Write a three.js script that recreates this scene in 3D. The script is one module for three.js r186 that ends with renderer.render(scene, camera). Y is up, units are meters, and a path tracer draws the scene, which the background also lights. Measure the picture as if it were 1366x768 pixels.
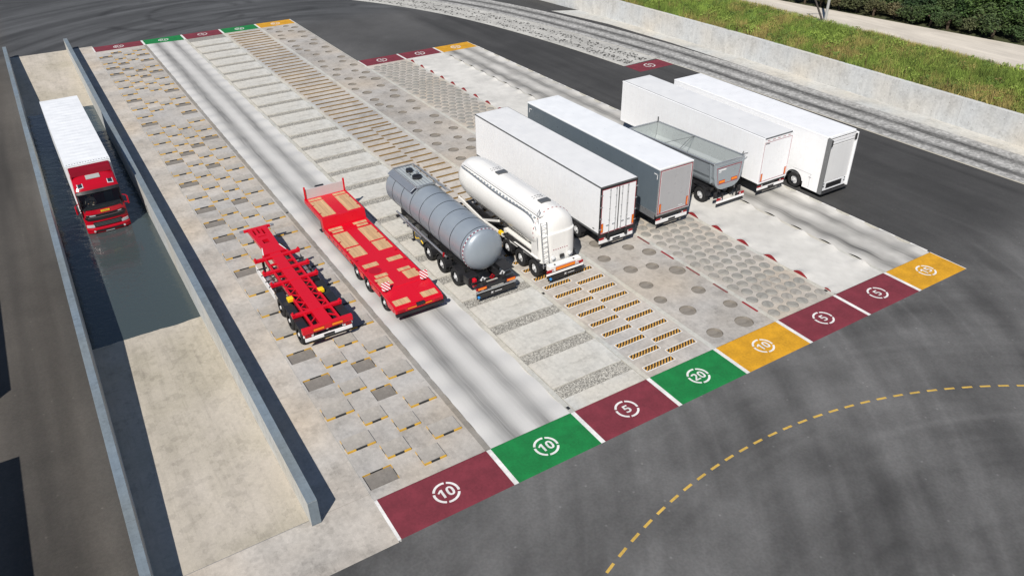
import * as THREE from 'three';
import { RoundedBoxGeometry } from 'three/addons/geometries/RoundedBoxGeometry.js';
import { TextGeometry } from 'three/addons/geometries/TextGeometry.js';
import { FontLoader } from 'three/addons/loaders/FontLoader.js';
import { mergeGeometries } from 'three/addons/utils/BufferGeometryUtils.js';

// ---------------------------------------------------------------- camera, sky, sun, exposure
const scene = new THREE.Scene();
const camera = new THREE.PerspectiveCamera(40.55, 1024 / 575, 0.5, 900);
camera.position.set(-10.8725, 21.7725, 19.6512);
camera.up.set(0.29304, 0.84392, -0.44937);
camera.lookAt(-10.8725 + 0.442011, 21.7725 - 0.536336, 19.6512 - 0.719006);

const SUN = new THREE.Vector3(-0.72, 1, 0.65).normalize();
{ // clear summer sky, brighter towards the horizon
  const W = 256, H = 128, d = new Float32Array(W * H * 4);
  for (let j = 0; j < H; j++) for (let i = 0; i < W; i++) {
    const el = ((j + 0.5) / H - 0.5) * Math.PI, t = Math.pow(Math.max(0, Math.sin(el)), 0.5);
    const k = (j * W + i) * 4, f = (el < 0 ? 0.55 : 1) * 0.62;
    d[k] = (0.36 * (1 - t) + 0.085 * t) * f; d[k + 1] = (0.43 * (1 - t) + 0.17 * t) * f;
    d[k + 2] = (0.54 * (1 - t) + 0.36 * t) * f; d[k + 3] = 1;
  }
  const t = new THREE.DataTexture(d, W, H, THREE.RGBAFormat, THREE.FloatType);
  t.mapping = THREE.EquirectangularReflectionMapping; t.magFilter = t.minFilter = THREE.LinearFilter; t.needsUpdate = true;
  scene.background = t; scene.environment = t;
}
const sun = new THREE.DirectionalLight(new THREE.Color(1, 0.95, 0.885), 4.9);
sun.position.copy(SUN).multiplyScalar(150).add(new THREE.Vector3(15, 0, -30));
sun.target.position.set(15, 0, -30); sun.castShadow = true;
Object.assign(sun.shadow.camera, { left: -75, right: 75, top: 75, bottom: -75, near: 10, far: 320 });
sun.shadow.mapSize.set(4096, 4096); sun.shadow.radius = 1;
scene.add(sun, sun.target);
const EXPOSURE = 1.06;

// ---------------------------------------------------------------- helpers
let seed = 12345;
const rnd = () => { seed = (seed * 1664525 + 1013904223) >>> 0; return seed / 4294967296; };
const rr = (a, b) => a + (b - a) * rnd();
const clamp = (v, a = 0, b = 1) => Math.min(b, Math.max(a, v));
const sstep = (a, b, v) => { const t = clamp((v - a) / (b - a)); return t * t * (3 - 2 * t); };
const mix = (a, b, t) => a + (b - a) * t;
const hash = (x, y) => { let h = Math.imul(x, 374761393) + Math.imul(y, 668265263); h = Math.imul(h ^ (h >>> 13), 1274126177); return ((h ^ (h >>> 16)) >>> 0) / 4294967296; };
function vn(x, y, p = 0) { // value noise, optional lattice period
  const xi = Math.floor(x), yi = Math.floor(y), fx = x - xi, fy = y - yi;
  const u = fx * fx * (3 - 2 * fx), v = fy * fy * (3 - 2 * fy);
  const m = p ? (a => ((a % p) + p) % p) : (a => a);
  const a = hash(m(xi), m(yi)), b = hash(m(xi + 1), m(yi)), c = hash(m(xi), m(yi + 1)), e = hash(m(xi + 1), m(yi + 1));
  return mix(mix(a, b, u), mix(c, e, u), v);
}
function fbm(x, y, o = 4, p = 0) { let s = 0, a = 0.5, n = 0; for (let i = 0; i < o; i++) { s += a * vn(x, y, p); n += a; x *= 2; y *= 2; p *= 2; a *= 0.5; } return s / n; }
const enc = v => { v = clamp(v); return 255 * (v <= 0.0031308 ? 12.92 * v : 1.055 * Math.pow(v, 1 / 2.4) - 0.055); };
function colorTex(w, h, fn, wrap = THREE.RepeatWrapping) { // fn returns linear reflectance
  const d = new Uint8Array(w * h * 4);
  for (let j = 0; j < h; j++) for (let i = 0; i < w; i++) { const c = fn((i + 0.5) / w, (j + 0.5) / h, i, j), k = (j * w + i) * 4; d[k] = enc(c[0]); d[k + 1] = enc(c[1]); d[k + 2] = enc(c[2]); d[k + 3] = 255; }
  const t = new THREE.DataTexture(d, w, h); t.colorSpace = THREE.SRGBColorSpace; t.wrapS = t.wrapT = wrap;
  t.magFilter = THREE.LinearFilter; t.minFilter = THREE.LinearMipmapLinearFilter; t.generateMipmaps = true; t.anisotropy = 8; t.needsUpdate = true; return t;
}
function greyTex(w, h, fn) {
  const d = new Uint8Array(w * h * 4);
  for (let j = 0; j < h; j++) for (let i = 0; i < w; i++) { const v = 255 * clamp(fn((i + 0.5) / w, (j + 0.5) / h, i, j)), k = (j * w + i) * 4; d[k] = d[k + 1] = d[k + 2] = v; d[k + 3] = 255; }
  const t = new THREE.DataTexture(d, w, h); t.wrapS = t.wrapT = THREE.RepeatWrapping;
  t.magFilter = THREE.LinearFilter; t.minFilter = THREE.LinearMipmapLinearFilter; t.generateMipmaps = true; t.needsUpdate = true; return t;
}
const lin = (r, g, b) => new THREE.Color().setRGB(r, g, b);
const M3 = (x, y, z, rx = 0, ry = 0, rz = 0, s = 1) => new THREE.Matrix4().compose(new THREE.Vector3(x, y, z), new THREE.Quaternion().setFromEuler(new THREE.Euler(rx, ry, rz)), new THREE.Vector3(s, s, s));
const at = (g, x, y, z, rx, ry, rz) => g.applyMatrix4(M3(x, y, z, rx, ry, rz));
// primitives; every one is a plain geometry
const box = (w, h, d, x = 0, y = 0, z = 0, rx = 0, ry = 0, rz = 0) => at(new THREE.BoxGeometry(w, h, d), x, y, z, rx, ry, rz);
const rbox = (w, h, d, x = 0, y = 0, z = 0, r = 0.02, rx = 0, ry = 0, rz = 0) => at(new RoundedBoxGeometry(w, h, d, 1, r), x, y, z, rx, ry, rz);
const b2 = (x0, x1, y0, y1, z0, z1) => box(x1 - x0, y1 - y0, z1 - z0, (x0 + x1) / 2, (y0 + y1) / 2, (z0 + z1) / 2);
const rb2 = (x0, x1, y0, y1, z0, z1, r = 0.02) => rbox(x1 - x0, y1 - y0, z1 - z0, (x0 + x1) / 2, (y0 + y1) / 2, (z0 + z1) / 2, r);
const cylX = (r, l, x, y, z, n = 16) => at(new THREE.CylinderGeometry(r, r, l, n), x, y, z, 0, 0, Math.PI / 2);
const cylY = (r, l, x, y, z, n = 12, r2 = r) => at(new THREE.CylinderGeometry(r2, r, l, n), x, y, z);
const cylZ = (r, l, x, y, z, n = 16) => at(new THREE.CylinderGeometry(r, r, l, n), x, y, z, Math.PI / 2);
function bar(a, b, r, n = 6) { // round bar between two points
  const A = new THREE.Vector3(...a), B = new THREE.Vector3(...b), D = B.clone().sub(A), g = new THREE.CylinderGeometry(r, r, D.length(), n);
  g.applyQuaternion(new THREE.Quaternion().setFromUnitVectors(new THREE.Vector3(0, 1, 0), D.normalize()));
  return g.translate(...A.add(B).multiplyScalar(0.5).toArray());
}
function sbar(a, b, w, h) { // square bar between two points
  const A = new THREE.Vector3(...a), B = new THREE.Vector3(...b), D = B.clone().sub(A), L = D.length(), g = new THREE.BoxGeometry(w, h, L);
  const m = new THREE.Matrix4().lookAt(B, A, new THREE.Vector3(0, 1, 0)); g.applyMatrix4(m); return g.translate(...A.add(B).multiplyScalar(0.5).toArray());
}
function prismX(pts, x0, x1, bevel = 0, steps = 1) { // polygon [z, y] pushed along x
  const s = new THREE.Shape(pts.map(([z, y]) => new THREE.Vector2(-z, y)));
  const g = new THREE.ExtrudeGeometry(s, { depth: x1 - x0 - 2 * bevel, steps, bevelEnabled: bevel > 0, bevelSize: bevel, bevelThickness: bevel, bevelOffset: -bevel, bevelSegments: 1 });
  return at(g, x0 + bevel, 0, 0, 0, Math.PI / 2, 0);
}
function prismZ(pts, z0, z1, bevel = 0) { // polygon [x, y] pushed along z
  const s = new THREE.Shape(pts.map(([x, y]) => new THREE.Vector2(x, y)));
  const g = new THREE.ExtrudeGeometry(s, { depth: z1 - z0 - 2 * bevel, bevelEnabled: bevel > 0, bevelSize: bevel, bevelThickness: bevel, bevelOffset: -bevel, bevelSegments: 1 });
  return g.translate(0, 0, z0 + bevel);
}
function plan(shape) { return new THREE.ShapeGeometry(shape, 12).rotateX(Math.PI / 2); } // shape drawn in (x, z)
function planUp(shape) { const g = plan(shape), ix = g.index.array; for (let i = 0; i < ix.length; i += 3) { const t = ix[i]; ix[i] = ix[i + 1]; ix[i + 1] = t; } g.computeVertexNormals(); return g; }
const poly = pts => new THREE.Shape(pts.map(([x, z]) => new THREE.Vector2(x, z)));
const pathOf = pts => new THREE.Path(pts.map(([x, z]) => new THREE.Vector2(x, z)));
const rectPts = (x0, x1, z0, z1) => [[x0, z0], [x1, z0], [x1, z1], [x0, z1]];
function uvMetres(g) { // uv in metres from the dominant normal
  const p = g.attributes.position, n = g.attributes.normal, uv = new Float32Array(p.count * 2);
  for (let i = 0; i < p.count; i++) {
    const ax = Math.abs(n.getX(i)), ay = Math.abs(n.getY(i)), az = Math.abs(n.getZ(i)); let u, v;
    if (ay >= ax && ay >= az) { u = p.getX(i); v = -p.getZ(i); } else if (ax >= az) { u = p.getZ(i); v = p.getY(i); } else { u = p.getX(i); v = p.getY(i); }
    uv[2 * i] = u; uv[2 * i + 1] = v;
  }
  g.setAttribute('uv', new THREE.BufferAttribute(uv, 2)); return g;
}
function join(gs, keepUV = false) {
  const a = (Array.isArray(gs) ? gs : [gs]).map(g => { const q = g.index ? g.toNonIndexed() : g; for (const k of Object.keys(q.attributes)) if (!['position', 'normal', 'uv'].includes(k)) q.deleteAttribute(k); return q; });
  const g = a.length > 1 ? mergeGeometries(a) : a[0];
  return keepUV ? g : uvMetres(g);
}
const taken = {};
const numbered = n => { const k = taken[n] = (taken[n] ?? -1) + 1; return k ? `${n}_${String(k).padStart(3, '0')}` : n; };
function obj(name, gs, m, parent, keepUV) {
  const o = new THREE.Mesh(gs.isBufferGeometry && gs.userData.ready ? gs : join(gs, keepUV), m); o.name = parent ? name : numbered(name);
  o.castShadow = o.receiveShadow = true; (parent || scene).add(o); return o;
}
const objs = (name, list, m, parent) => list.map(g => obj(name, [g], m, parent)).pop(); // one mesh per piece
const ready = (gs, keepUV) => { const g = join(gs, keepUV); g.userData.ready = true; return g; };
function tag(o, label, category, group, kind) { o.userData.label = label; if (category) o.userData.category = category; if (group) o.userData.group = group; if (kind) o.userData.kind = kind; return o; }
function thing(name, label, category, x = 0, y = 0, z = 0, turn = 0, group, kind) {
  const o = new THREE.Group(); o.name = numbered(name); o.position.set(x, y, z); o.rotation.y = turn; scene.add(o);
  return tag(o, label, category, group, kind);
}
const sub = (name, parent, x = 0, y = 0, z = 0, ry = 0) => { const o = new THREE.Group(); o.name = name; o.position.set(x, y, z); o.rotation.y = ry; parent.add(o); return o; };

// ---------------------------------------------------------------- textures and materials
const bumpFine = greyTex(512, 512, (u, v, i, j) => 0.5 * fbm(u * 64, v * 64, 3, 64) + 0.5 * hash(i, j)); bumpFine.repeat.set(0.5, 0.5);
const bumpSoft = greyTex(512, 512, (u, v) => fbm(u * 12, v * 12, 5, 12)); bumpSoft.repeat.set(0.25, 0.25);
function std(color, o = {}) { return new THREE.MeshStandardMaterial({ color, roughness: 0.6, metalness: 0, ...o }); }
function concreteTex(base, o = {}) { // 2048 px over 20 m, tileable
  const N = o.n || 1024, m = o.m || 20, k = o.stain ?? 0.3;
  const t = colorTex(N, N, (u, v, i, j) => {
    const x = u * m, y = v * m, P = m;
    const big = fbm(u * 6, v * 6, 4, 6), mid = fbm(u * 30 + 3.1, v * 30, 3, 30), fine = fbm(u * 160, v * 160, 2, 160), g = hash(i + 7, j);
    const blot = sstep(0.58, 0.72, fbm(u * 9 + 40, v * 9, 5, 9));
    const streak = o.streak ? (fbm(u * 90, v * 7 + 9, 3, 0) - 0.5) * o.streak + (fbm(u * 34 + 5, v * 4, 3, 0) - 0.5) * o.streak : 0;
    const spot = sstep(0.62, 0.66, fbm(u * 48 + 11, v * 48, 5, 48)), hair = Math.abs(fbm(u * 22 + 71, v * 22, 5, 22) - 0.5) < 0.0035 ? 0.12 : 0, scrape = sstep(0.6, 0.68, fbm(u * 120, v * 9 + 31, 3, 0)) * (u > 0.03 && u < 0.97 ? 1 : 0);
    let f = 1 + (big - 0.5) * k * 0.75 + (mid - 0.5) * k * 0.5 + (fine - 0.5) * 0.22 + (g - 0.5) * 0.14 - blot * k * 0.3 - spot * 0.1 - hair - scrape * 0.05 + streak;
    const pit = g > 0.9985 ? 0.6 : 1; f *= pit;
    const w = (fbm(u * 7 + 20, v * 7 + 20, 3, 7) - 0.5) * 0.12;
    return [base[0] * f * (1 + w), base[1] * f, base[2] * f * (1 - w * 1.4)];
  });
  t.repeat.set(1 / m, 1 / m); return t;
}
const T = {};
T.warm = concreteTex([0.485, 0.436, 0.374], { stain: 0.44 });
T.light = concreteTex([0.56, 0.54, 0.485], { stain: 0.2 });
T.grey = concreteTex([0.44, 0.408, 0.366], { stain: 0.4 });
T.wall = concreteTex([0.57, 0.565, 0.54], { stain: 0.16, streak: 0.11 });
const mat = {};
const conc = (t, tint, o = {}) => std(tint || lin(1, 1, 1), { map: t, roughness: 0.92, bumpMap: bumpSoft, bumpScale: 0.006, ...o });
mat.yard = conc(T.warm); mat.warmGrey = conc(T.grey); mat.slab = conc(T.light); mat.plate = conc(T.grey, lin(0.9, 0.9, 0.89));
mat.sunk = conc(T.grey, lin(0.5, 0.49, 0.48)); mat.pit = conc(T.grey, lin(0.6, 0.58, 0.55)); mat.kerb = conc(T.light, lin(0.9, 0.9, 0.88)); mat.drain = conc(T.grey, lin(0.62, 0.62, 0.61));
mat.cobble = conc(T.grey, lin(0.78, 0.8, 0.79)); mat.subslab = conc(T.grey, lin(0.6, 0.58, 0.55)); mat.stem = conc(T.wall, lin(0.66, 0.68, 0.7)); mat.retain = conc(T.wall); mat.coping = conc(T.wall, lin(0.3, 0.37, 0.44), { roughness: 0.7 }); mat.stem.color.setRGB(0.86, 0.87, 0.86);
const paintTex = colorTex(512, 512, (u, v, i, j) => { // paint worn down to its grain
  const a = fbm(u * 10, v * 10, 4, 10), b = fbm(u * 70, v * 70, 2, 70), g = hash(i, j), s = fbm(u * 60, v * 5, 2, 0) * 0.5 + 0.5 * fbm(u * 60 + 3, v * 5 + 8, 2, 0);
  const f = 0.86 + (a - 0.5) * 0.32 + (b - 0.5) * 0.22 + (g - 0.5) * 0.12 + sstep(0.63, 0.75, a) * 0.12 * s; return [f, f, f];
}); paintTex.repeat.set(0.2, 0.2);
const paint = c => std(c, { map: paintTex, roughness: 0.75, bumpMap: bumpFine, bumpScale: 0.002 });
mat.burgundy = paint(lin(0.2, 0.028, 0.042)); mat.green = paint(lin(0.004, 0.2, 0.045)); mat.yellow = paint(lin(0.66, 0.33, 0.012)); mat.white = paint(lin(0.8, 0.79, 0.76));
mat.dashYellow = paint(lin(0.72, 0.42, 0.04)); mat.dashBlack = paint(lin(0.03, 0.03, 0.03)); mat.redPaint = paint(lin(0.3, 0.012, 0.02)); mat.oldRed = paint(lin(0.22, 0.07, 0.065)); mat.roadYellow = paint(lin(0.62, 0.4, 0.08));
// vehicle finishes, all with a thin film of road dust in the grain
const dust = colorTex(512, 512, (u, v, i, j) => { const f = 0.97 + (fbm(u * 8, v * 8, 4, 8) - 0.5) * 0.05 + (fbm(u * 90, v * 4, 2, 0) - 0.5) * 0.05 * (u > 0.02 && u < 0.98 ? 1 : 0) + (hash(i, j) - 0.5) * 0.025; return [f, f * 0.997, f * 0.99]; }); dust.repeat.set(0.22, 0.22);
const rough = greyTex(256, 256, (u, v) => 0.55 + 0.7 * (fbm(u * 7, v * 7, 4, 7) - 0.3)); rough.repeat.set(0.3, 0.3);
const coat = (c, r = 0.35, o = {}) => std(c, { map: dust, roughness: r, roughnessMap: rough, ...o });
mat.vanWhite = coat(lin(0.86, 0.87, 0.885), 0.5); mat.roofWhite = coat(lin(0.74, 0.745, 0.745), 0.7); mat.silo = coat(lin(0.82, 0.81, 0.78), 0.3); mat.tarp = coat(lin(0.8, 0.82, 0.84), 0.7);
mat.slate = coat(lin(0.115, 0.145, 0.17), 0.65); mat.rearGrey = coat(lin(0.4, 0.4, 0.41), 0.55); mat.red = coat(lin(0.62, 0.004, 0.018), 0.45); mat.cabRed = coat(lin(0.42, 0.004, 0.016), 0.22);
mat.spoiler = coat(lin(0.2, 0.004, 0.012), 0.3); mat.pillar = coat(lin(0.16, 0.165, 0.17), 0.5); mat.alu = coat(lin(0.5, 0.52, 0.54), 0.4, { metalness: 0.7 }); mat.tank = coat(lin(0.32, 0.365, 0.41), 0.62, { metalness: 0.3 }); mat.tipper = coat(lin(0.36, 0.4, 0.43), 0.55, { metalness: 0.3 }); mat.tipperIn = coat(lin(0.5, 0.54, 0.54), 0.5, { metalness: 0.25 });
mat.tankBand = coat(lin(0.05, 0.06, 0.07), 0.5, { metalness: 0.4 }); mat.black = coat(lin(0.018, 0.018, 0.02), 0.6); mat.trim = coat(lin(0.1, 0.105, 0.11), 0.5); mat.rubber = std(lin(0.016, 0.016, 0.017), { roughness: 0.85, map: dust });
mat.rim = coat(lin(0.78, 0.79, 0.8), 0.4, { metalness: 0.1 }); mat.orange = coat(lin(0.9, 0.24, 0.008), 0.5); mat.tail = coat(lin(0.34, 0.006, 0.012), 0.25); mat.amberBox = coat(lin(0.85, 0.55, 0.01), 0.5); mat.tapeRed = coat(lin(0.3, 0.012, 0.03), 0.4); mat.tapeWhite = coat(lin(0.82, 0.82, 0.82), 0.4);
mat.blueLens = coat(lin(0.03, 0.3, 0.75), 0.3); mat.glass = new THREE.MeshPhysicalMaterial({ color: lin(0.02, 0.025, 0.03), roughness: 0.06, clearcoat: 1 }); mat.lens = coat(lin(0.7, 0.72, 0.74), 0.12, { metalness: 0.3 });
const woodTex = colorTex(256, 512, (u, v, i, j) => { const p = Math.floor(u * 5), g = fbm(u * 60 + p * 9, v * 4 + p * 3.3, 3), e = Math.abs(u * 5 - Math.round(u * 5)) < 0.03 ? 0.55 : 1, t = (0.85 + 0.25 * hash(p, 3) + (g - 0.5) * 0.5 + (hash(i, j) - 0.5) * 0.08) * e; return [0.56 * t, 0.35 * t, 0.185 * t]; }); woodTex.repeat.set(1, 0.5);
mat.wood = std(lin(1, 1, 1), { map: woodTex, roughness: 0.85, bumpMap: bumpSoft, bumpScale: 0.003 });

// ---------------------------------------------------------------- the setting: asphalt
const X = [-4.76, 0, 4.07, 8.145, 12.131, 16.262, 20.455, 24.498, 28.45], S = 2.124, F1 = -70.607, F2 = -50.415;
const asphaltTex = colorTex(2048, 2048, (u, v, i, j) => {
  const x = -60 + 128 * u, z = 28 - 128 * v;
  const soft = fbm(x * 0.09 + 5, z * 0.09, 4), mid = fbm(x * 0.9, z * 0.9, 3), grain = hash(i, j);
  let r = 0.085, wr = 0;
  // where the lorries turn in front of the lanes: tyre streaks bent round one centre
  const R = Math.hypot(x - 8.9, z - 28), A = Math.atan2(x - 8.9, 28 - z), st = fbm(R * 0.6, A * 5 + 4, 4), st2 = fbm(R * 3.5 + 30, A * 5, 3);
  const wx = x + 0.02 * (z - 2) * (z - 2) + 0.5 * (z - 2), st3 = fbm(wx * 0.8 + 9, z * 0.1, 4), rid = Math.pow(1 - Math.abs(2 * fbm(wx * 0.45 + 33, z * 0.07 + 2, 4) - 1), 7);
  const bl = fbm(x * 0.35 + 70, z * 0.35, 4), front = 0.098 * (0.05 + 0.42 * st + 0.14 * st2 + 0.75 * bl + 0.62 * st3 + 0.22 * rid * (0.4 + bl) + 0.08);
  const sw = x + 0.012 * (z - 2) * (z - 2) + 0.35 * z, scuff = 0.3 * Math.pow(vn(R * 2.6, A * 0.8 + 3), 6) * sstep(0.42, 0.6, vn(R * 0.3 + 9, A * 4)) + 0.34 * Math.pow(vn(sw * 2.4 + 50, z * 0.04), 6) * sstep(0.4, 0.65, vn(sw * 0.3 + 5, z * 0.14 + 3));
  const fr2 = 0.094 * clamp(1 + 1.3 * (front / 0.098 - 1.02) + scuff, 0.5, 1.8);
  const wf = sstep(-2, 1.5, z) * sstep(-14, -7, x);
  // dark fresh strip along the lanes
  const sr = fbm(x * 1.6, z * 0.05, 3), right = 0.047 * (0.7 + 0.6 * sr) * (0.8 + 0.4 * fbm(x * 0.5 + 11, z * 0.3, 4));
  const wR = sstep(27, 29, x) * (1 - sstep(-4, 6, z)) * sstep(-80, -60, z);
  // far turning area, curved rubber
  const R2 = Math.hypot(x - 12, (z + 58) * 1.1), A2 = Math.atan2(x - 12, -z - 58), fs = fbm(R2 * 0.9, A2 * 2.5 + 20, 4), ring = Math.max(0, 1 - Math.abs(Math.hypot(x - 19, z + 66) - 9.5 - 1.4 * vn(A2 * 3, 1)) * 1.1) + Math.max(0, 1 - Math.abs(Math.hypot(x - 6, z + 84) - 8 - 1.2 * vn(A2 * 4, 7)) * 1.1) + Math.max(0, 1 - Math.abs(Math.hypot(x - 8, z + 83) - 5.2) * 1.4);
  const far = 0.068 * (0.32 + 1.2 * fs) * (1 - 0.42 * clamp(ring) * sstep(0.4, 0.6, fbm(x * 0.5 + 90, z * 0.5, 4))), wF = 1 - sstep(-74, -66, z);
  // old brownish asphalt on the left
  const ls = fbm(x * 0.9, z * 0.05 + 3, 4), left = 0.066 * (0.4 + 1.15 * ls), wL = 1 - sstep(-14, -11.5, x);
  r = 0.075 * (0.6 + 0.8 * soft);
  r = mix(r, fr2, wf); r = mix(r, right, wR); r = mix(r, far, wF * (1 - wL * 0.3)); r = mix(r, left, wL * (1 - wF));
  wr = wL * 0.1 + wF * -0.04;
  r *= 1 + (soft - 0.5) * 0.5 + (mid - 0.5) * 0.22 + (grain - 0.5) * 0.2;
  if (grain > 0.9993) r *= 1.7;
  return [r * (1.0 + wr), r * 0.985, r * (0.965 - wr * 1.2)];
}, THREE.MirroredRepeatWrapping);
asphaltTex.repeat.set(1 / 128, 1 / 128); asphaltTex.offset.set(60 / 128, 28 / 128);
// uv = (x, -z): v = (28 - z) / 128 -> (-z) / 128 + 28 / 128
mat.asphalt = std(lin(1, 1, 1), { map: asphaltTex, roughness: 0.88, bumpMap: bumpFine, bumpScale: 0.006 });
{
  const s = poly([[-350, -420], [420, -420], [420, 160], [-350, 160]]);
  s.holes.push(pathOf([[-12.64, 2.2], [-4.76, 2.2], [-4.76, S], [28.5, S], [28.5, F2 - S], [16.262, F2 - S], [16.262, F1 - S], [-4.76, F1 - S], [-4.76, -73.3], [-12.64, -73.3]]));
  const g = obj('asphalt_ground', planUp(s), mat.asphalt);
  tag(g, 'dark grey asphalt yard surrounding the test lanes and the water basin', 'asphalt', null, 'structure');
  // dashed yellow arc
  const cx = 8.9, cz = 28, R = 22.62;
  for (let k = 0; k < 34; k++) {
    const a = (-21.5 + k * 2.03) * Math.PI / 180, sh = poly(rectPts(-0.23, 0.23, -0.052, 0.052));
    const m = obj('road_marking', at(planUp(sh), cx + R * Math.sin(a), 0.004, cz - R * Math.cos(a), 0, -a, 0), mat.roadYellow, g);
    m.receiveShadow = true;
  }
}
// concrete yard round the basin
obj('sub_slab', b2(-6.7, 28.5, -0.6, -0.2, F1 - S, S - 0.01), mat.subslab).userData = { kind: 'structure', label: 'base slab that lies beneath all the test lanes', category: 'slab' };
const yard = obj('concrete_yard', [b2(-6.84, -4.86, -0.3, 0, -73.3, -0.4), b2(-12.62, -4.86, -0.3, 0.0, -0.385, 2.2), b2(-4.86, -0.02, -0.3, -0.002, -73.3, F1 - S - 0.01)], mat.yard);
tag(yard, 'pale beige concrete strip between the basin wall and the first lane', 'pavement', null, 'structure');

// ---------------------------------------------------------------- water basin
const floorY = z => z > -0.4 ? 0 : z > -23 ? -(-0.4 - z) * 0.0509 : z > -50 ? -1.15 : Math.min(0, -1.15 + (-50 - z) * 0.0494);
{
  const floorTex = colorTex(512, 2048, (u, v, i, j) => {
    const x = u * 5.3, z = v * 74, soft = fbm(x * 0.5, z * 0.35, 4), mid = fbm(x * 2.2 + 7, z * 1.6, 4), g = hash(i, j), crack = Math.abs(fbm(x * 0.9 + 60, z * 0.6, 4) - 0.5) < 0.0018 ? 0.88 : 1;
    const tr = Math.exp(-Math.pow((x - 1.9) / 0.4, 2)) + Math.exp(-Math.pow((x - 3.6) / 0.4, 2)), st = fbm(x * 7, z * 0.4, 3);
    const spot = sstep(0.6, 0.65, fbm(x * 3.2 + 20, z * 3.2, 5)), scr = sstep(0.58, 0.68, fbm(x * 9 + 3, z * 0.7, 4)), dot = hash(i >> 1, j) > 0.9992 ? 0.7 : 1, f = (0.93 + (soft - 0.5) * 0.3 + (mid - 0.5) * 0.18 + (fbm(x * 12, z * 12, 2) - 0.5) * 0.14 + (g - 0.5) * 0.12 - tr * 0.14 * st - spot * 0.1 - scr * 0.06) * crack * dot; return [0.485 * f, 0.438 * f, 0.362 * f * (0.94 + 0.12 * soft)];
  });
  const m = std(lin(1, 1, 1), { map: floorTex, roughness: 0.92, bumpMap: bumpSoft, bumpScale: 0.005 });
  const nz = 80, pos = [], uv = [], ix = [];
  for (let k = 0; k <= nz; k++) { const z = -0.4 + (-73.3 + 0.4) * k / nz; for (const x of [-12.5, -7.0]) { pos.push(x, floorY(z), z); uv.push((x + 12.5) / 5.3, -z / 74); } }
  for (let k = 0; k < nz; k++) { const a = 2 * k; ix.push(a, a + 1, a + 2, a + 1, a + 3, a + 2); }
  const g = new THREE.BufferGeometry(); g.setAttribute('position', new THREE.Float32BufferAttribute(pos, 3)); g.setAttribute('uv', new THREE.Float32BufferAttribute(uv, 2)); g.setIndex(ix); g.computeVertexNormals();
  tag(obj('basin_floor', g, m, null, true), 'sloping beige concrete floor of the wading basin', 'ramp', null, 'structure');
  for (const [x0, x1, z1, lab] of [[-12.64, -12.33, 3.5, 'long low concrete wall on the outer left side of the water basin'], [-7.16, -6.82, -0.1, 'long low concrete wall between the water basin and the plate lane']]) {
    const t = thing('basin_wall', lab, 'wall', (x0 + x1) / 2, 0, 0, 0, 'walls of the water basin'), w = (x1 - x0) / 2; let z = z1, k = 0;
    while (z > -73.2) { const L = Math.min(6.1, z + 73.3); obj('wall_panel', rb2(-w, w, -1.45, 1.12 + 0.004 * Math.sin(k * 2.7), z - L + 0.008, z - 0.008, 0.018), mat.stem, t); obj('coping', rb2(-w - 0.006, w + 0.006, 1.122, 1.14, z - L + 0.006, z - 0.006, 0.006), mat.coping, t); z -= L; k++; }
    obj('end_cap', rb2(-w - 0.004, w + 0.004, 0, 1.118, z1 - 0.006, z1 + 0.014, 0.005), mat.coping, t);
  }
  // water
  const nx = 30, nzw = 240, P = [], I = [];
  const wh = (x, z) => 0.012 * (fbm(x * 1.3 + 3, z * 2.6, 3) - 0.5) + 0.03 * (fbm(x * 1.6, z * 4.2 + 8, 2) - 0.5) * sstep(-22, -30, z) * (1 - 0.6 * sstep(-10.4, -8.6, x) * sstep(-31, -27, z));
  for (let k = 0; k <= nzw; k++) for (let i = 0; i <= nx; i++) { const x = -12.34 + 5.19 * i / nx, z = -16.5 - 40.5 * k / nzw; P.push(x, -0.85 + wh(x, z), z); }
  for (let k = 0; k < nzw; k++) for (let i = 0; i < nx; i++) { const a = k * (nx + 1) + i, b = a + nx + 1; I.push(a, a + 1, b, a + 1, b + 1, b); }
  const wg = new THREE.BufferGeometry(); wg.setAttribute('position', new THREE.Float32BufferAttribute(P, 3)); wg.setIndex(I); wg.computeVertexNormals();
  const ripple = greyTex(512, 512, (u, v) => 0.6 * fbm(u * 14, v * 30, 4, 0) + 0.4 * fbm(u * 40, v * 70, 2, 0)); ripple.repeat.set(0.22, 0.22);
  uvMetres(wg); wg.userData.ready = true;
  const wm = new THREE.MeshPhysicalMaterial({ color: lin(0.05, 0.066, 0.068), roughness: 0.07, ior: 1.33, bumpMap: ripple, bumpScale: 0.02, clearcoat: 0.3, clearcoatRoughness: 0.05 });
  tag(obj('water', wg, wm), 'murky dark teal water standing in the wading basin', 'water', null, 'structure');
}

// ---------------------------------------------------------------- lanes
const font = await new FontLoader().loadAsync('fonts/droid/droid_sans_bold.typeface.json');
const laneName = ['plate lane', 'first smooth wavy lane', 'gravel joint lane', 'striped bump lane', 'round pothole lane', 'round cobble lane', 'twisted white lane', 'outer wavy lane'];
const laneLabel = ['concrete lane set with raised and sunken rectangular plates', 'smooth pale concrete lane with two dark wheel tracks beside the plate lane', 'lane of pale concrete slabs split by gravel strips', 'concrete lane with rows of black and yellow striped bumps',
  'concrete lane dotted with scattered round potholes', 'lane paved with close packed round grey cobbles', 'twisted white concrete lane with red painted raised edges', 'wavy grey concrete lane at the outer right edge'];
const numberOf = ['10', '10', '5', '20', '10', '5', '5', '15'], colourOf = ['burgundy', 'green', 'burgundy', 'green', 'yellow', 'burgundy', 'burgundy', 'yellow'];
const lanes = laneLabel.map(l => thing('test_lane', l, 'lane', 0, 0, 0, 0, null, 'structure'));
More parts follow.
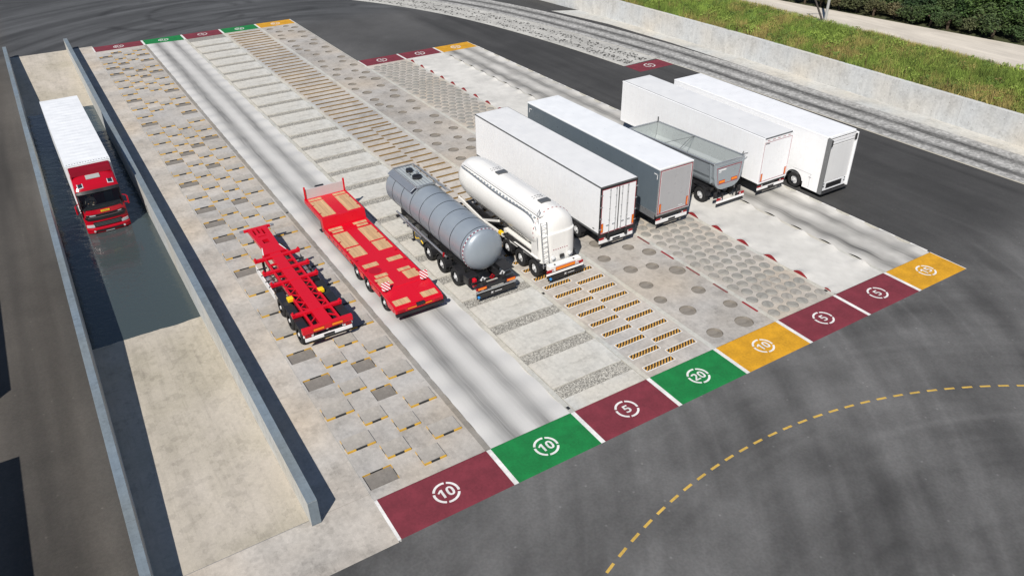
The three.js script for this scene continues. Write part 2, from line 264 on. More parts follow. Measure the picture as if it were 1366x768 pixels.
const ringSeg = [0, 1, 2, 3].map(k => { const s = new THREE.Shape(), g = 0.09, a0 = k * Math.PI / 2 + 0.35 + g, a1 = (k + 1) * Math.PI / 2 + 0.35 - g; s.absarc(0, 0, 0.52, a0, a1, false); s.absarc(0, 0, 0.425, a1, a0, true); return s; });
const ringGeo = ready(ringSeg.map(s => planUp(s)));
const numGeo = {}; for (const n of ['5', '10', '15', '20']) {
  const g = new TextGeometry(n, { font, size: 0.44, depth: 0.002, curveSegments: 5, bevelEnabled: false }); g.computeBoundingBox(); const b = g.boundingBox;
  g.translate(-(b.min.x + b.max.x) / 2, -(b.min.y + b.max.y) / 2, 0); g.rotateX(-Math.PI / 2); numGeo[n] = ready(g);
}
function panel(parent, x0, x1, z0, z1, col, num, turn, label) {
  const w = (x1 - x0) / 2, d = (z1 - z0) / 2, p = obj('painted_panel', b2(-w, w, -0.18, 0, -d, d), mat[col], parent); p.position.set((x0 + x1) / 2, 0, (z0 + z1) / 2); p.userData.label = label;
  const q = obj('number_ring', ringGeo, mat.white, p); q.position.y = 0.004; q.rotation.y = turn;
  const n = obj('numeral', numGeo[num], mat.white, p); n.position.y = 0.005; n.rotation.y = turn;
}
for (let i = 0; i < 8; i++) {
  const far = i < 5 ? F1 : F2, x0 = X[i] + (i ? 0.1 : 0.02), x1 = X[i + 1] - 0.1 + (i === 7 ? 0.1 : 0);
  panel(lanes[i], x0, x1, 0.01, S, colourOf[i], numberOf[i], 0, `${colourOf[i]} painted panel marked ${numberOf[i]} at the near end of the ${laneName[i]}`);
  panel(lanes[i], x0, x1, far - S, far - 0.01, colourOf[i], numberOf[i], Math.PI, `${colourOf[i]} painted panel marked ${numberOf[i]} at the far end of the ${laneName[i]}`);
  for (const [a, b] of [[0.01, S], [far - S, far - 0.01]]) obj('divider_line', b2(X[i] - 0.1, X[i] + (i ? 0.1 : 0.02), -0.18, -0.001, a, b), mat.white, lanes[i]);
  if (i === 4) for (const [a, b] of [[far - S, F2 - S - 0.01]]) obj('divider_line', b2(X[5] - 0.1, X[5], -0.18, -0.001, a, b), mat.white, lanes[i]);
  if (i === 7) for (const [a, b] of [[0.01, S], [far - S, far]]) obj('divider_line', b2(X[8] + 0.001, X[8] + 0.05, -0.18, 0, a, b), mat.white, lanes[i]);
}
// border strips between lanes
for (let i = 1; i < 8; i++) { const far = i <= 5 ? (i === 5 ? F1 : F1) : F2; obj('border_strip', b2(X[i] - 0.12, X[i] + 0.12, -0.18, i === 1 ? 0.012 : i === 7 ? -0.01 : 0.006, i === 5 ? F2 : far, 0), i === 1 ? mat.drain : mat.kerb, lanes[i]); }
obj('border_strip', b2(X[5] - 0.1, X[5] - 0.005, -0.18, 0.006, F1, F2), mat.kerb, lanes[4]);

for (const [i, z] of [[2, -0.3], [3, -8.2], [6, -0.5], [1, -24.5], [3, -26]]) obj('drain_cover', rb2(X[i] - 0.07, X[i] + 0.07, -0.02, 0.016, z - 0.09, z + 0.09, 0.006), mat.black, lanes[i]);
{ // lane 1: plates
  const L = lanes[0], cols = [[-4.75, -3.56, -0.52], [-3.52, -2.53, -1.65], [-2.48, -1.54, -0.57], [-1.46, -0.27, -1.64]];
  const dark = [[0, 3, 4, 8, 10, 11, 12, 14, 16, 20, 23, 27, 28, 30], [16, 27, 28, 30], [2, 3, 12, 15, 17, 26, 27], [17, 20, 21, 23, 26, 28, 29]], none = [[], [20, 23], [20, 21, 23, 28], []];
  const s = poly(rectPts(-4.84, -0.12, F1, 0)), depth = 0.85; const sunk = [], up = [];
  cols.forEach(([x0, x1, z0], c) => { for (let k = 0; k < 31 + (c % 2 ? 0 : 0); k++) { const z = z0 - 2.235 * k; if (z - depth < F1 + 0.1 || none[c].includes(k)) continue; const x0c = Math.max(x0, -4.82);
    if (dark[c].includes(k)) { sunk.push([x0c, x1, z - depth, z]); s.holes.push(pathOf(rectPts(x0c, x1, z - depth, z))); } else up.push([x0c, x1, z - depth, z]); } });
  obj('lane_surface', planUp(s), mat.warmGrey, L);
  obj('edge_face', b2(-4.86, -4.845, -0.18, -0.002, F1, 0), mat.kerb, L);
  const H = 0.062, D = 0.07;
  const upG = {}, cache = (w, f, store) => { const k = w.toFixed(2); return store[k] || (store[k] = f()); }, sg = {};
  for (const [x0, x1, z0, z1] of up) {
    const w = x1 - x0, g = cache(w, () => ({ p: ready(rbox(w, H + 0.05, depth, w / 2, (H - 0.05) / 2, -depth / 2, 0.008)),
      y: ready([box(w * 0.3, H, 0.008, w * 0.15, H / 2, 0.002), box(w * 0.3, H, 0.008, w * 0.85, H / 2, 0.002), box(0.008, H, depth * 0.33, -0.002, H / 2, -depth * 0.165), box(0.008, H, depth * 0.25, -0.002, H / 2, -depth * 0.87), box(w * 0.3, 0.006, 0.05, w * 0.15, H, -0.026), box(w * 0.3, 0.006, 0.05, w * 0.85, H, -0.026)]),
      b: ready([box(w * 0.4, H, 0.008, w * 0.5, H / 2, 0.002), box(0.008, H, depth * 0.42, -0.002, H / 2, -depth * 0.54), box(w * 0.4, 0.006, 0.05, w * 0.5, H, -0.026)]) }), upG);
    const o = obj('raised_plate', g.p, mat.plate, L); o.position.set(x0, 0, z1); o.rotation.set(rr(-0.004, 0.004), 0, rr(-0.004, 0.004));
    obj('yellow_marking', g.y, mat.dashYellow, o); obj('black_marking', g.b, mat.dashBlack, o);
  }
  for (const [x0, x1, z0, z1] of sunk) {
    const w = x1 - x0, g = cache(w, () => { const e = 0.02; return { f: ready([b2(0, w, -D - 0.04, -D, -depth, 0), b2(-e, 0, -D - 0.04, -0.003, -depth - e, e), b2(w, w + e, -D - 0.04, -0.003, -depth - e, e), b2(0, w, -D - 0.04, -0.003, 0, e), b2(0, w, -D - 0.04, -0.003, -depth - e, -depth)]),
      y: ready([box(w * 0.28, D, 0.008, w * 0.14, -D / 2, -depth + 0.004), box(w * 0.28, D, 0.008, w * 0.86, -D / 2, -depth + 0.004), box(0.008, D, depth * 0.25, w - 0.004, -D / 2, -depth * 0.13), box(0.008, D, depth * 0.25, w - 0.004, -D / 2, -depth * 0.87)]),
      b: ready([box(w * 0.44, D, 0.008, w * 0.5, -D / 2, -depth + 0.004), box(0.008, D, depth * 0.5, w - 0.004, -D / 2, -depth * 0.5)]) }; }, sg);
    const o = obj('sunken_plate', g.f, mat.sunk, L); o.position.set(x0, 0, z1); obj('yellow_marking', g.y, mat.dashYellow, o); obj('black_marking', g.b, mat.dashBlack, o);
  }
}
// wavy lanes: a grid with a height function
function wavy(parent, name, x0, x1, z0, z1, h, map, nx = 20, nz = 300) {
  const P = [], UV = [], I = [];
  for (let k = 0; k <= nz; k++) for (let i = 0; i <= nx; i++) { const u = i / nx, z = mix(z1, z0, k / nz), x = mix(x0, x1, u); P.push(x, h(u, z), z); UV.push(u, k / nz); }
  for (let k = 0; k < nz; k++) for (let i = 0; i < nx; i++) { const a = k * (nx + 1) + i, b = a + nx + 1; I.push(a, a + 1, b, a + 1, b + 1, b); }
  const g = new THREE.BufferGeometry(); g.setAttribute('position', new THREE.Float32BufferAttribute(P, 3)); g.setAttribute('uv', new THREE.Float32BufferAttribute(UV, 2)); g.setIndex(I); g.computeVertexNormals(); g.userData.ready = true;
  const m = std(lin(1, 1, 1), { map, roughness: 0.85 }); return obj(name, g, m, parent);
}
const TAU = Math.PI * 2, per = 2.04;
const lobe = z => Math.pow(Math.max(0, Math.sin(TAU * (z + 0.77) / per)), 1.2);
{ // lane 2: smooth concrete polished dark by tyres in two tracks
  const tex = colorTex(512, 2048, (u, v, i, j) => {
    const x = u * 4, z = v * 70, w = 0.12 * (fbm(z * 0.25, 3, 3) - 0.5), st = fbm(x * 9, z * 0.35, 4), st2 = fbm(x * 22, z * 0.7 + 4, 3), cl = fbm(x * 0.8 + 4, z * 0.5, 4);
    const tr = 1.15 * Math.exp(-Math.pow((x - 1.15 - w) / 0.48, 2)) + 0.95 * Math.exp(-Math.pow((x - 2.8 - w) / 0.45, 2));
    const f = clamp(1 - tr * (0.36 + 0.32 * st) * (0.82 + 0.3 * st2) * (0.75 + 0.5 * cl)) * (0.93 + (cl - 0.5) * 0.2 + (hash(i, j) - 0.5) * 0.06); return [0.6 * f, 0.59 * f, 0.565 * f];
  });
  wavy(lanes[1], 'lane_surface', X[1] + 0.12, X[2] - 0.12, F1, 0, (u, z) => sstep(0, -1, z) * 0.045 * (Math.sin(TAU * z / per) * sstep(0.55, 0, u) + Math.sin(TAU * z / per + 2.4) * sstep(0.45, 1, u)), tex);
}
{ // lane 3: slabs and gravel strips
  const L = lanes[2], base = -1.65, p = 2.715, edge = [];
  const G = ready(rbox(3.78, 0.22, p - 0.75, 0, -0.08, 0, 0.012)), gravelTex = colorTex(512, 512, (u, v, i, j) => { const c = vn(u * 110, v * 110, 110), d = vn(u * 52 + 9, v * 52, 52), f = 0.45 + 0.65 * c + 0.35 * (d - 0.5) + (hash(i, j) - 0.5) * 0.3; return [0.36 * f, 0.345 * f, 0.31 * f]; });
  gravelTex.repeat.set(0.5, 0.5); mat.gravel = std(lin(1, 1, 1), { map: gravelTex, roughness: 0.95, bumpMap: bumpFine, bumpScale: 0.02 });
  obj('gravel_bed', b2(X[2] + 0.12, X[3] - 0.12, -0.19, -0.045, F1, 0), mat.gravel, L);
  obj('concrete_slab', rb2(4.22, 8.0, -0.18, 0.02, -0.86, -0.005, 0.012), mat.slab, L);
  for (let k = 0; k < 25; k++) { const z1 = base - p * k, z0 = z1 - (p - 0.75), o = obj('concrete_slab', G, mat.slab, L); o.position.set(6.11 + rr(-0.008, 0.008), rr(0, 0.012), (z0 + z1) / 2); o.rotation.set(rr(-0.002, 0.002), rr(-0.002, 0.002), rr(-0.002, 0.002)); }
  const peb = new THREE.DodecahedronGeometry(0.022, 0); const im = new THREE.InstancedMesh(peb, std(lin(1, 1, 1), { roughness: 0.95 }), 13000); im.name = 'pebbles'; im.userData.kind = 'stuff'; im.castShadow = im.receiveShadow = true;
  for (let i = 0; i < 13000; i++) { const k = Math.floor(rnd() * rnd() * 26), z = base + 0.76 - p * k - 0.74 * rnd(), s = rr(0.6, 1.5), m = M3(rr(4.24, 7.99), -0.04, z, rnd() * 6, rnd() * 6, rnd() * 6, s); im.setMatrixAt(i, m); const c = rr(0.14, 0.55); im.setColorAt(i, lin(c, c * 0.97, c * 0.88)); }
  L.add(im);
}
{ // lane 4: striped bumps
  const L = lanes[3], s = poly(rectPts(X[3] + 0.12, X[4] - 0.12, F1, 0)); obj('lane_surface', planUp(s), conc(T.grey, lin(1.04, 1.03, 1.02)), L);
  const stripe = colorTex(512, 64, (u, v, i, j) => { const t = (u * 9 + 2 - v * 1.6) % 1, k = t < 0.55, f = 0.85 + 0.3 * (vn(u * 90, v * 12) - 0.5) + (hash(i, j) - 0.5) * 0.15, e = fbm(u * 60, v * 8, 2) > 0.76 ? 1.5 : 1; return k ? [0.03 * f * e, 0.026 * f * e, 0.02 * f * e] : [0.62 * f, 0.33 * f, 0.06 * f]; });
  const bm = std(lin(1, 1, 1), { map: stripe, roughness: 0.7 }), pm = [paint(lin(0.17, 0.1, 0.022)), paint(lin(0.22, 0.13, 0.03))];
  const len = 1.62, wd = 0.29, hh = 0.045, sk = 0.06, prof = [[wd / 2, 0], [wd / 2 - 0.05, hh * 0.85], [0.04, hh], [-0.04, hh], [-wd / 2 + 0.05, hh * 0.85], [-wd / 2, 0]], P = [], UV = [], I = [];
  for (const e of [0, 1]) prof.forEach(([z, y], q) => { P.push((e ? len / 2 : -len / 2) + sk * (z / wd) * 0 + (e ? 1 : -1) * (-y * 0.8), y, z); UV.push(e, q / 5); });
  for (let q = 0; q < 5; q++) I.push(q, q + 6, q + 1, q + 1, q + 6, q + 7);
  for (let q = 1; q < 5; q++) { I.push(0, q, q + 1); I.push(6, 6 + q + 1, 6 + q); }
  const bg = new THREE.BufferGeometry(); bg.setAttribute('position', new THREE.Float32BufferAttribute(P, 3)); bg.setAttribute('uv', new THREE.Float32BufferAttribute(UV, 2)); bg.setIndex(I); const bgn = bg.toNonIndexed(); bgn.computeVertexNormals(); bgn.userData.ready = true;
  const osh = new THREE.Shape(), ox = len / 2 + 0.055, oz = wd / 2 + 0.055, c = 0.05; osh.moveTo(-ox + c, -oz); osh.lineTo(ox - c, -oz); osh.lineTo(ox, -oz + c); osh.lineTo(ox, oz - c); osh.lineTo(ox - c, oz); osh.lineTo(-ox + c, oz); osh.lineTo(-ox, oz - c); osh.lineTo(-ox, -oz + c);
  const og = ready(planUp(osh));
  for (let k = 0; k < 70; k++) for (const c of [0, 1]) {
    const z = c ? (k < 35 ? -0.99 - k : -0.55 - k) : -0.55 - k; if (z < F1 + 0.2 || z > -0.2) continue;
    const worn = k >= 14, o = obj(worn ? 'plain_bump' : 'striped_bump', bgn, worn ? pm[k % 2] : bm, L); o.position.set(c ? (worn ? 10.97 : 11.0) : 9.26, 0.006, z + rr(-0.012, 0.012)); o.rotation.y = rr(-0.008, 0.008); if (worn) o.scale.set(1.06, 1, 0.62); else obj('white_outline', og, mat.white, o).position.y = -0.002;
  }
}
{ // lane 5: potholes
  const L = lanes[4], s = poly(rectPts(X[4] + 0.12, X[5] - (0.12), F1, 0)), D = 0.1;
  const list = [[12.9, -52.59], [13.31, -54.4], [13.61, -51.03], [15.49, -51.6], [15.05, -53.3], [15.49, -54.83], [13.72, -56.98], [15.08, -57.21], [15.47, -59.12], [13.44, -58.85], [12.89, -59.74], [13.05, -61.11], [14.9, -61.02], [15.47, -62.5], [13.29, -63.23], [12.79, -64.69], [13.1, -66.15], [13.42, -67.82], [15.05, -64.33], [15.47, -66.4], [14.64, -67.46], [15.5, -68.74], [12.93, -69.51], [14.85, -69.79]];
  const rad = [0.38, 0.36, 0.42, 0.38, 0.35, 0.4, 0.36, 0.34, 0.41, 0.33, 0.37, 0.4, 0.46, 0.36, 0.43, 0.34, 0.37, 0.39, 0.37, 0.45, 0.36, 0.4, 0.37, 0.34], geo = {};
  for (let c = 0; c < 4; c++) list.forEach(([x, z0], i) => {
    const z = z0 + 20.07 * c, r = rad[i]; if (z > -0.5 || z < F1 + 0.5) return; const h = new THREE.Path(); h.absarc(x, z, r, 0, TAU, true); s.holes.push(h);
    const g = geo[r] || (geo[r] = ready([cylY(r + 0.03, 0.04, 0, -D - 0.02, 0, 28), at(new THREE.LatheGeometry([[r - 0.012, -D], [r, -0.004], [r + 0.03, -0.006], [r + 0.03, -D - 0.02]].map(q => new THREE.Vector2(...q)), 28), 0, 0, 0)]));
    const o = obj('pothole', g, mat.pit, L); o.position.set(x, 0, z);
  });
  const g = new THREE.ShapeGeometry(s, 14).rotateX(Math.PI / 2), ix = g.index.array; for (let i = 0; i < ix.length; i += 3) { const t = ix[i]; ix[i] = ix[i + 1]; ix[i + 1] = t; } g.computeVertexNormals();
  obj('lane_surface', g, conc(T.grey, lin(0.96, 0.945, 0.925)), L);
  for (let k = 0; k < 6; k++) obj('kerb_marking', rb2(16.05, 16.15, -0.01, 0.03, -2.09 - per * k, -1.06 - per * k, 0.008), k % 3 === 0 ? mat.redPaint : mat.oldRed, L);
}
{ // lane 6: round cobbles
  const L = lanes[5]; obj('lane_surface', planUp(poly(rectPts(X[5] + 0.12, X[6] - 0.12, F2, 0))), conc(T.grey, lin(1.05, 1.03, 1.0)), L);
  const prof = [[0, 0.062], [0.14, 0.06], [0.22, 0.052], [0.27, 0.038], [0.295, 0.018], [0.305, -0.01]].map(q => new THREE.Vector2(...q)).reverse();
  const vars = [0, 1, 2].map(i => { const g = new THREE.LatheGeometry(prof, 16); g.scale(1 + 0.02 * i, 1, 1 - 0.02 * i); return ready(g); }), ms = [mat.cobble, conc(T.grey, lin(0.84, 0.85, 0.84)), conc(T.grey, lin(0.74, 0.77, 0.77))];
  let n = 0; const rest = [];
  for (let k = 0; k < 72; k++) for (let i = 0; i < (k % 2 ? 5 : 6); i++) {
    const z = -0.54 - 0.69 * k, x = 16.66 + 0.682 * i + (k % 2 ? 0.34 : 0) + rr(-0.02, 0.02); if (z < F2 + 0.35) continue;
    if ((z > -12 || z < -27) && n < 300) { const o = obj('cobble', vars[(k + i) % 3], ms[Math.floor(rnd() * 3)], L); o.position.set(x, 0, z + rr(-0.02, 0.02)); o.rotation.y = rnd() * 6; n++; }
    else rest.push(new THREE.LatheGeometry(prof, 12).translate(x, 0, z));
  }
  obj('cobble_field', rest, mat.cobble, L).userData.kind = 'stuff';
}
{ // lane 7: twisted slab, edges lift in turn
  const tex = colorTex(512, 2048, (u, v, i, j) => { const x = u * 4, z = v * 50, a = fbm(x * 0.7, z * 0.6, 4), b = fbm(x * 3, z * 2.5 + 6, 3), c = Math.abs(fbm(x * 0.6 + 30, z * 0.5, 4) - 0.5) < 0.005 ? 0.93 : 1, f = (0.95 + (a - 0.5) * 0.3 + (b - 0.5) * 0.16 + (hash(i, j) - 0.5) * 0.06) * c; return [0.6 * f, 0.585 * f, 0.545 * f]; });
  const x0 = X[6] + 0.14, x1 = X[7] - 0.12, A = 0.2;
  const h = (u, z) => 0.012 + sstep(-0.2, -0.7, z) * sstep(F2, F2 + 1, z) * A * (lobe(z) * Math.pow(1 - u, 9) + 0.8 * lobe(z + per / 2) * Math.pow(u, 9));
  wavy(lanes[6], 'lane_surface', x0, x1, F2, 0, h, tex, 20, 420);
  const red = [], wht = [], n = 500;
  for (const e of [0, 1]) for (let k = 0; k < n; k++) { const za = mix(0, F2, k / n), zb = mix(0, F2, (k + 1) / n), x = e ? x1 : x0, ya = h(e, za), yb = h(e, zb); if (za > -0.1) continue;
    const g = new THREE.BufferGeometry(); g.setAttribute('position', new THREE.Float32BufferAttribute([x, -0.15, za, x, ya, za, x, yb, zb, x, -0.15, za, x, yb, zb, x, -0.15, zb], 3)); g.setAttribute('uv', new THREE.Float32BufferAttribute(new Array(12).fill(0), 2)); g.computeVertexNormals();
    (Math.max(ya, yb) > 0.06 ? red : wht).push(g); }
  obj('red_edge', red, mat.redPaint, lanes[6]); obj('white_edge', wht, mat.white, lanes[6]);
}
{ // lane 8: wavy grey concrete
  const tex = colorTex(512, 2048, (u, v, i, j) => { const x = u * 4, z = v * 50, st = fbm(x * 8, z * 0.5, 4), cl = fbm(x * 0.9 + 3, z * 0.45, 4), tr = Math.exp(-Math.pow((x - 0.95) / 0.5, 2)) + 0.85 * Math.exp(-Math.pow((x - 2.8) / 0.5, 2));
    const f = (1 - 1.05 * tr * (0.32 + 0.5 * st) * (0.55 + 0.8 * cl)) * (0.94 + (cl - 0.5) * 0.6 + (fbm(x * 1.2, z * 1.5 + 40, 3) - 0.5) * 0.3 + (hash(i, j) - 0.5) * 0.06); return [0.53 * f, 0.515 * f, 0.48 * f]; });
  const h = (u, z) => sstep(-0.1, -0.9, z) * sstep(F2, F2 + 1, z) * 0.07 * (Math.sin(TAU * z / per + 1) * sstep(0.5, 0, u) + Math.sin(TAU * z / per + 3.6) * sstep(0.5, 1, u));
  wavy(lanes[7], 'lane_surface', X[7] + 0.12, X[8] - 0.03, F2, 0, h, tex, 20, 420);
  for (let k = 0; k < 25; k++) { const z = -0.17 - per * k; if (z - 1 < F2) continue; obj('edge_stone', rb2(X[8] - 0.02, X[8] + 0.07, -0.18, 0.035, z - 1.06, z, 0.02), mat.white, lanes[7]); obj('edge_stone', rb2(X[8] - 0.02, X[8] + 0.06, -0.18, 0.035, z - per + 0.005, z - 1.065, 0.02), mat.kerb, lanes[7]); }
}

// ---------------------------------------------------------------- gravel tracks, retaining wall, bank, road
const curve = new THREE.CatmullRomCurve3([[38.6, 60], [37.9, 20], [37.4, 0], [36.95, -18], [36.5, -36], [34.9, -51.5], [32.0, -64.5], [26.8, -76.5], [19, -87], [8, -96], [-6, -102]].map(([x, z]) => new THREE.Vector3(x, 0, z)));
const CL = curve.getLength();
function ribbon(o0, o1, s0, s1, y, nAcross = 1) { // ribbon beside the curve, uv = (across, along in metres)
  const n = Math.ceil((s1 - s0) / 1.2), P = [], UV = [], I = [];
  for (let k = 0; k <= n; k++) {
    const s = mix(s0, s1, k / n), p = curve.getPointAt(clamp(s / CL)), t = curve.getTangentAt(clamp(s / CL)), nx = -t.z, nz = t.x;
    for (let i = 0; i <= nAcross; i++) { const o = mix(o0, o1, i / nAcross); P.push(p.x + nx * o, y, p.z + nz * o); UV.push(i / nAcross, s / 24); }
  }
  const w = nAcross + 1; for (let k = 0; k < n; k++) for (let i = 0; i < nAcross; i++) { const a = k * w + i, b = a + w; I.push(a, a + 1, b, a + 1, b + 1, b); }
  const g = new THREE.BufferGeometry(); g.setAttribute('position', new THREE.Float32BufferAttribute(P, 3)); g.setAttribute('uv', new THREE.Float32BufferAttribute(UV, 2)); g.setIndex(I); g.computeVertexNormals();
  if (g.attributes.normal.getY(0) < 0) { const ix = g.index.array; for (let i = 0; i < ix.length; i += 3) { const q = ix[i]; ix[i] = ix[i + 1]; ix[i + 1] = q; } g.computeVertexNormals(); }
  g.userData.ready = true; return g;
}
let sBurg = 0; for (let s = 0; s < CL; s += 0.1) if (curve.getPointAt(s / CL).z < -34.4) { sBurg = s; break; }
{
  const gt = colorTex(256, 1024, (u, v, i, j) => {
    const x = u * 4.5, z = v * 24, g = hash(i, j), g2 = hash(i >> 1, j >> 1), wob = 0.15 * (fbm(3, z * 0.3, 2) - 0.5) * Math.sin(Math.PI * v), tr = Math.exp(-Math.pow((x - 1.15 - wob) / 0.42, 2)) + Math.exp(-Math.pow((x - 3.1 - wob) / 0.45, 2)), st = fbm(x * 6, z * 0.4, 3);
    const sp = vn(u * 26, v * 150), sp2 = vn(u * 13 + 5, v * 60 + 3), f = (0.15 + 0.5 * g + 0.35 * g2 * g2 + 0.7 * sp * sp + 0.3 * sp2 + 0.12) * (1 - 0.78 * clamp(tr * (0.5 + 0.9 * st))); return [0.36 * f, 0.355 * f, 0.34 * f];
  });
  tag(obj('gravel_track', ribbon(4.25, 8.75, 0, CL - 4, 0.012, 3), std(lin(1, 1, 1), { map: gt, roughness: 0.95 })), 'curving loose gravel track with dark wheel ruts below the retaining wall', 'track', null, 'structure');
  const ct = colorTex(512, 1024, (u, v, i, j) => { const x = u * 4, z = v * 24, a = fbm(x * 0.9, z * 0.5, 4), b = fbm(x * 5, z * 4, 3), tr = Math.exp(-Math.pow((x - 1.1) / 0.5, 2)) + Math.exp(-Math.pow((x - 2.9) / 0.5, 2)), f = (0.9 + (a - 0.5) * 0.5 + (b - 0.5) * 0.4 + (hash(i, j) - 0.5) * 0.25) * (1 - 0.28 * tr * a); return [0.5 * f, 0.49 * f, 0.455 * f]; });
  const ctm = std(lin(1, 1, 1), { map: ct, roughness: 0.95 });
  const L = thing('block_track', 'pale rough concrete track studded with dark stones beyond the asphalt', 'track', 0, 0, 0, 0, null, 'structure');
  obj('lane_surface', ribbon(0, 4.1, sBurg + 2.15, CL - 4, 0.008, 2), ctm, L);
  const N = 950, im = new THREE.InstancedMesh(new THREE.DodecahedronGeometry(0.1, 0).scale(1, 0.4, 1), std(lin(1, 1, 1), { roughness: 0.9 }), N); im.name = 'dark_stones'; im.userData.kind = 'stuff'; im.castShadow = im.receiveShadow = true;
  for (let i = 0; i < N; i++) {
    const q = Math.pow(rnd(), 1.3), s = sBurg + 2.6 + q * 52, p = curve.getPointAt(clamp(s / CL)), t = curve.getTangentAt(clamp(s / CL)), c = rnd() < 0.5 ? 1.15 : 2.9, o = clamp(rnd() < 0.72 ? c + (rnd() + rnd() - 1) * 0.75 : rr(0.3, 3.8), 0.2, 3.9);
    im.setMatrixAt(i, M3(p.x - t.z * o, 0.015, p.z + t.x * o, 0, rnd() * 6, 0, rr(0.5, 1.25))); const k = rnd() < 0.85 ? rr(0.02, 0.07) : rr(0.3, 0.5); im.setColorAt(i, lin(k, k, k * 0.96));
  }
  L.add(im);
  // burgundy panel at its end
  const p = curve.getPointAt((sBurg + 1.05) / CL), pn = new THREE.Group(); pn.name = 'end_panel'; pn.position.set(p.x + 2.05, 0.012, p.z); pn.rotation.y = 0.012; L.add(pn);
  obj('painted_panel', b2(-2.05, 2.05, -0.1, 0, -1.06, 1.06), mat.burgundy, pn); const q = obj('number_ring', ringGeo, mat.white, pn); q.position.y = 0.004; q.scale.setScalar(1.05); const nn = obj('numeral', numGeo['5'], mat.white, pn); nn.position.y = 0.005;
  for (const [o, w] of [[4.14, 0.16], [0, 0.12]]) tag(obj('kerb_line', ribbon(o - w / 2, o + w / 2, o > 1 ? 0 : sBurg + 2.2, CL - 4, 0.016), mat.kerb), o > 1 ? 'pale kerb line between the asphalt and the gravel track' : 'thin pale kerb line along the studded concrete track', 'kerb', null, 'structure');
}
const wallPts = [[47.5, 40], [47.5, 0], [47.5, -31], [47.1, -42], [46.5, -54], [45.5, -62], [44.3, -75], [42.5, -95], [40, -120]];
const wallX = z => { for (let i = 0; i < wallPts.length - 1; i++) { const [a, za] = wallPts[i], [b, zb] = wallPts[i + 1]; if (z <= za && z >= zb) return mix(a, b, (za - z) / (za - zb)); } return z > 40 ? 47.5 : 40; };
{
  const P = []; for (let z = 40; z >= -57; z -= 1) P.push([wallX(z) + 0.02, z]);
  const s = poly([...P, [43.2, -58.6], [44.9, -50], [45.45, -40], [45.6, -18], [46.1, 0], [46.9, 40]]);
  const ag = planUp(s); ag.translate(0, 0.02, 0); tag(obj('concrete_apron', ag, conc(T.light, lin(0.92, 0.93, 0.95))), 'pale concrete apron at the foot of the retaining wall', 'pavement', null, 'structure');
  const t = thing('retaining_wall', 'tall pale grey concrete retaining wall below the grass bank', 'wall');
  let z = 38; while (z > -118) { const z2 = z - 5.4, xa = wallX(z), xb = wallX(z2), len = Math.hypot(xb - xa, z2 - z), a = Math.atan2(xb - xa, z2 - z); const wg = rbox(0.34, 2.6, len - 0.012, 0, 0.85, 0, 0.015); uvMetres(wg); for (let i = 0, q = wg.attributes.uv; i < q.count; i++) q.setX(i, q.getX(i) + z * 1.001); wg.userData.ready = true; const o = obj('wall_panel', wg, mat.retain, t); o.position.set((xa + xb) / 2 + 0.17, 0, (z + z2) / 2); o.rotation.y = a + (Math.abs(a) > 1.6 ? Math.PI : 0);
    objs('tie_hole', [-1.8, -0.6, 0.6, 1.8].flatMap(q => [0.55, 1.55].map(y => box(0.012, 0.05, 0.05, -0.172, y, q))), mat.drain, o); z = z2; }
  // bank, road, plateau as one terrain each
  const rowX = [[0.3, 2.0], [1.6, 2.35], [3.4, 3.0], [5.4, 3.5]]; const G = [], I = []; let n = 0;
  for (let zz = 60; zz >= -130; zz -= 2) { rowX.forEach(([dx, y]) => G.push(wallX(Math.min(zz, 40)) + dx, y + 0.12 * (fbm(dx, zz * 0.3, 3) - 0.5), zz)); n++; }
  for (let k = 0; k < n - 1; k++) for (let i = 0; i < 3; i++) { const a = k * 4 + i, b = a + 4; I.push(a, a + 1, b, a + 1, b + 1, b); }
  const g = new THREE.BufferGeometry(); g.setAttribute('position', new THREE.Float32BufferAttribute(G, 3)); g.setIndex(I); g.computeVertexNormals(); uvMetres(g); g.userData.ready = true;
  const soil = colorTex(512, 512, (u, v, i, j) => { const a = fbm(u * 14, v * 14, 4, 14), b = hash(i, j), f = 0.6 + 0.6 * a + 0.3 * (b - 0.5); return [mix(0.1, 0.06, a) * f, 0.085 * f, 0.03 * f]; }); soil.repeat.set(0.12, 0.12);
  tag(obj('grass_bank', g, std(lin(1, 1, 1), { map: soil, roughness: 1 })), 'earth bank rising behind the retaining wall', 'bank', null, 'structure');
  const tr = colorTex(512, 512, (u, v, i, j) => { const a = fbm(u * 8, v * 8, 4, 8), st = fbm(u * 60, v * 3, 3, 0), f = 0.85 + (a - 0.5) * 0.3 + (st - 0.5) * 0.18 + (hash(i, j) - 0.5) * 0.14; return [0.68 * f, 0.62 * f, 0.53 * f]; }); tr.repeat.set(0.12, 0.05);
  const rs = poly([[53.0, 70], [61.0, 70], [60.2, -10], [58.4, -22], [56.0, -38], [52, -60], [50, -60], [52.4, -40], [53.0, -20]]), rg = planUp(rs); rg.translate(0, 3.52, 0);
  tag(obj('dirt_road', rg, std(lin(1, 1, 1), { map: tr, roughness: 0.97 })), 'pale dusty gravel road running behind the grass bank', 'road', null, 'structure');
  const ps = poly([[52.2, 90], [420, 90], [420, -420], [30, -420], [48, -130], [52.0, -40]]), pg = planUp(ps); pg.translate(0, 3.44, 0);
  tag(obj('field', pg, std(lin(0.62, 0.66, 0.6), { map: soil, roughness: 1 })), 'rough scrubby ground beyond the gravel road', 'ground', null, 'structure');
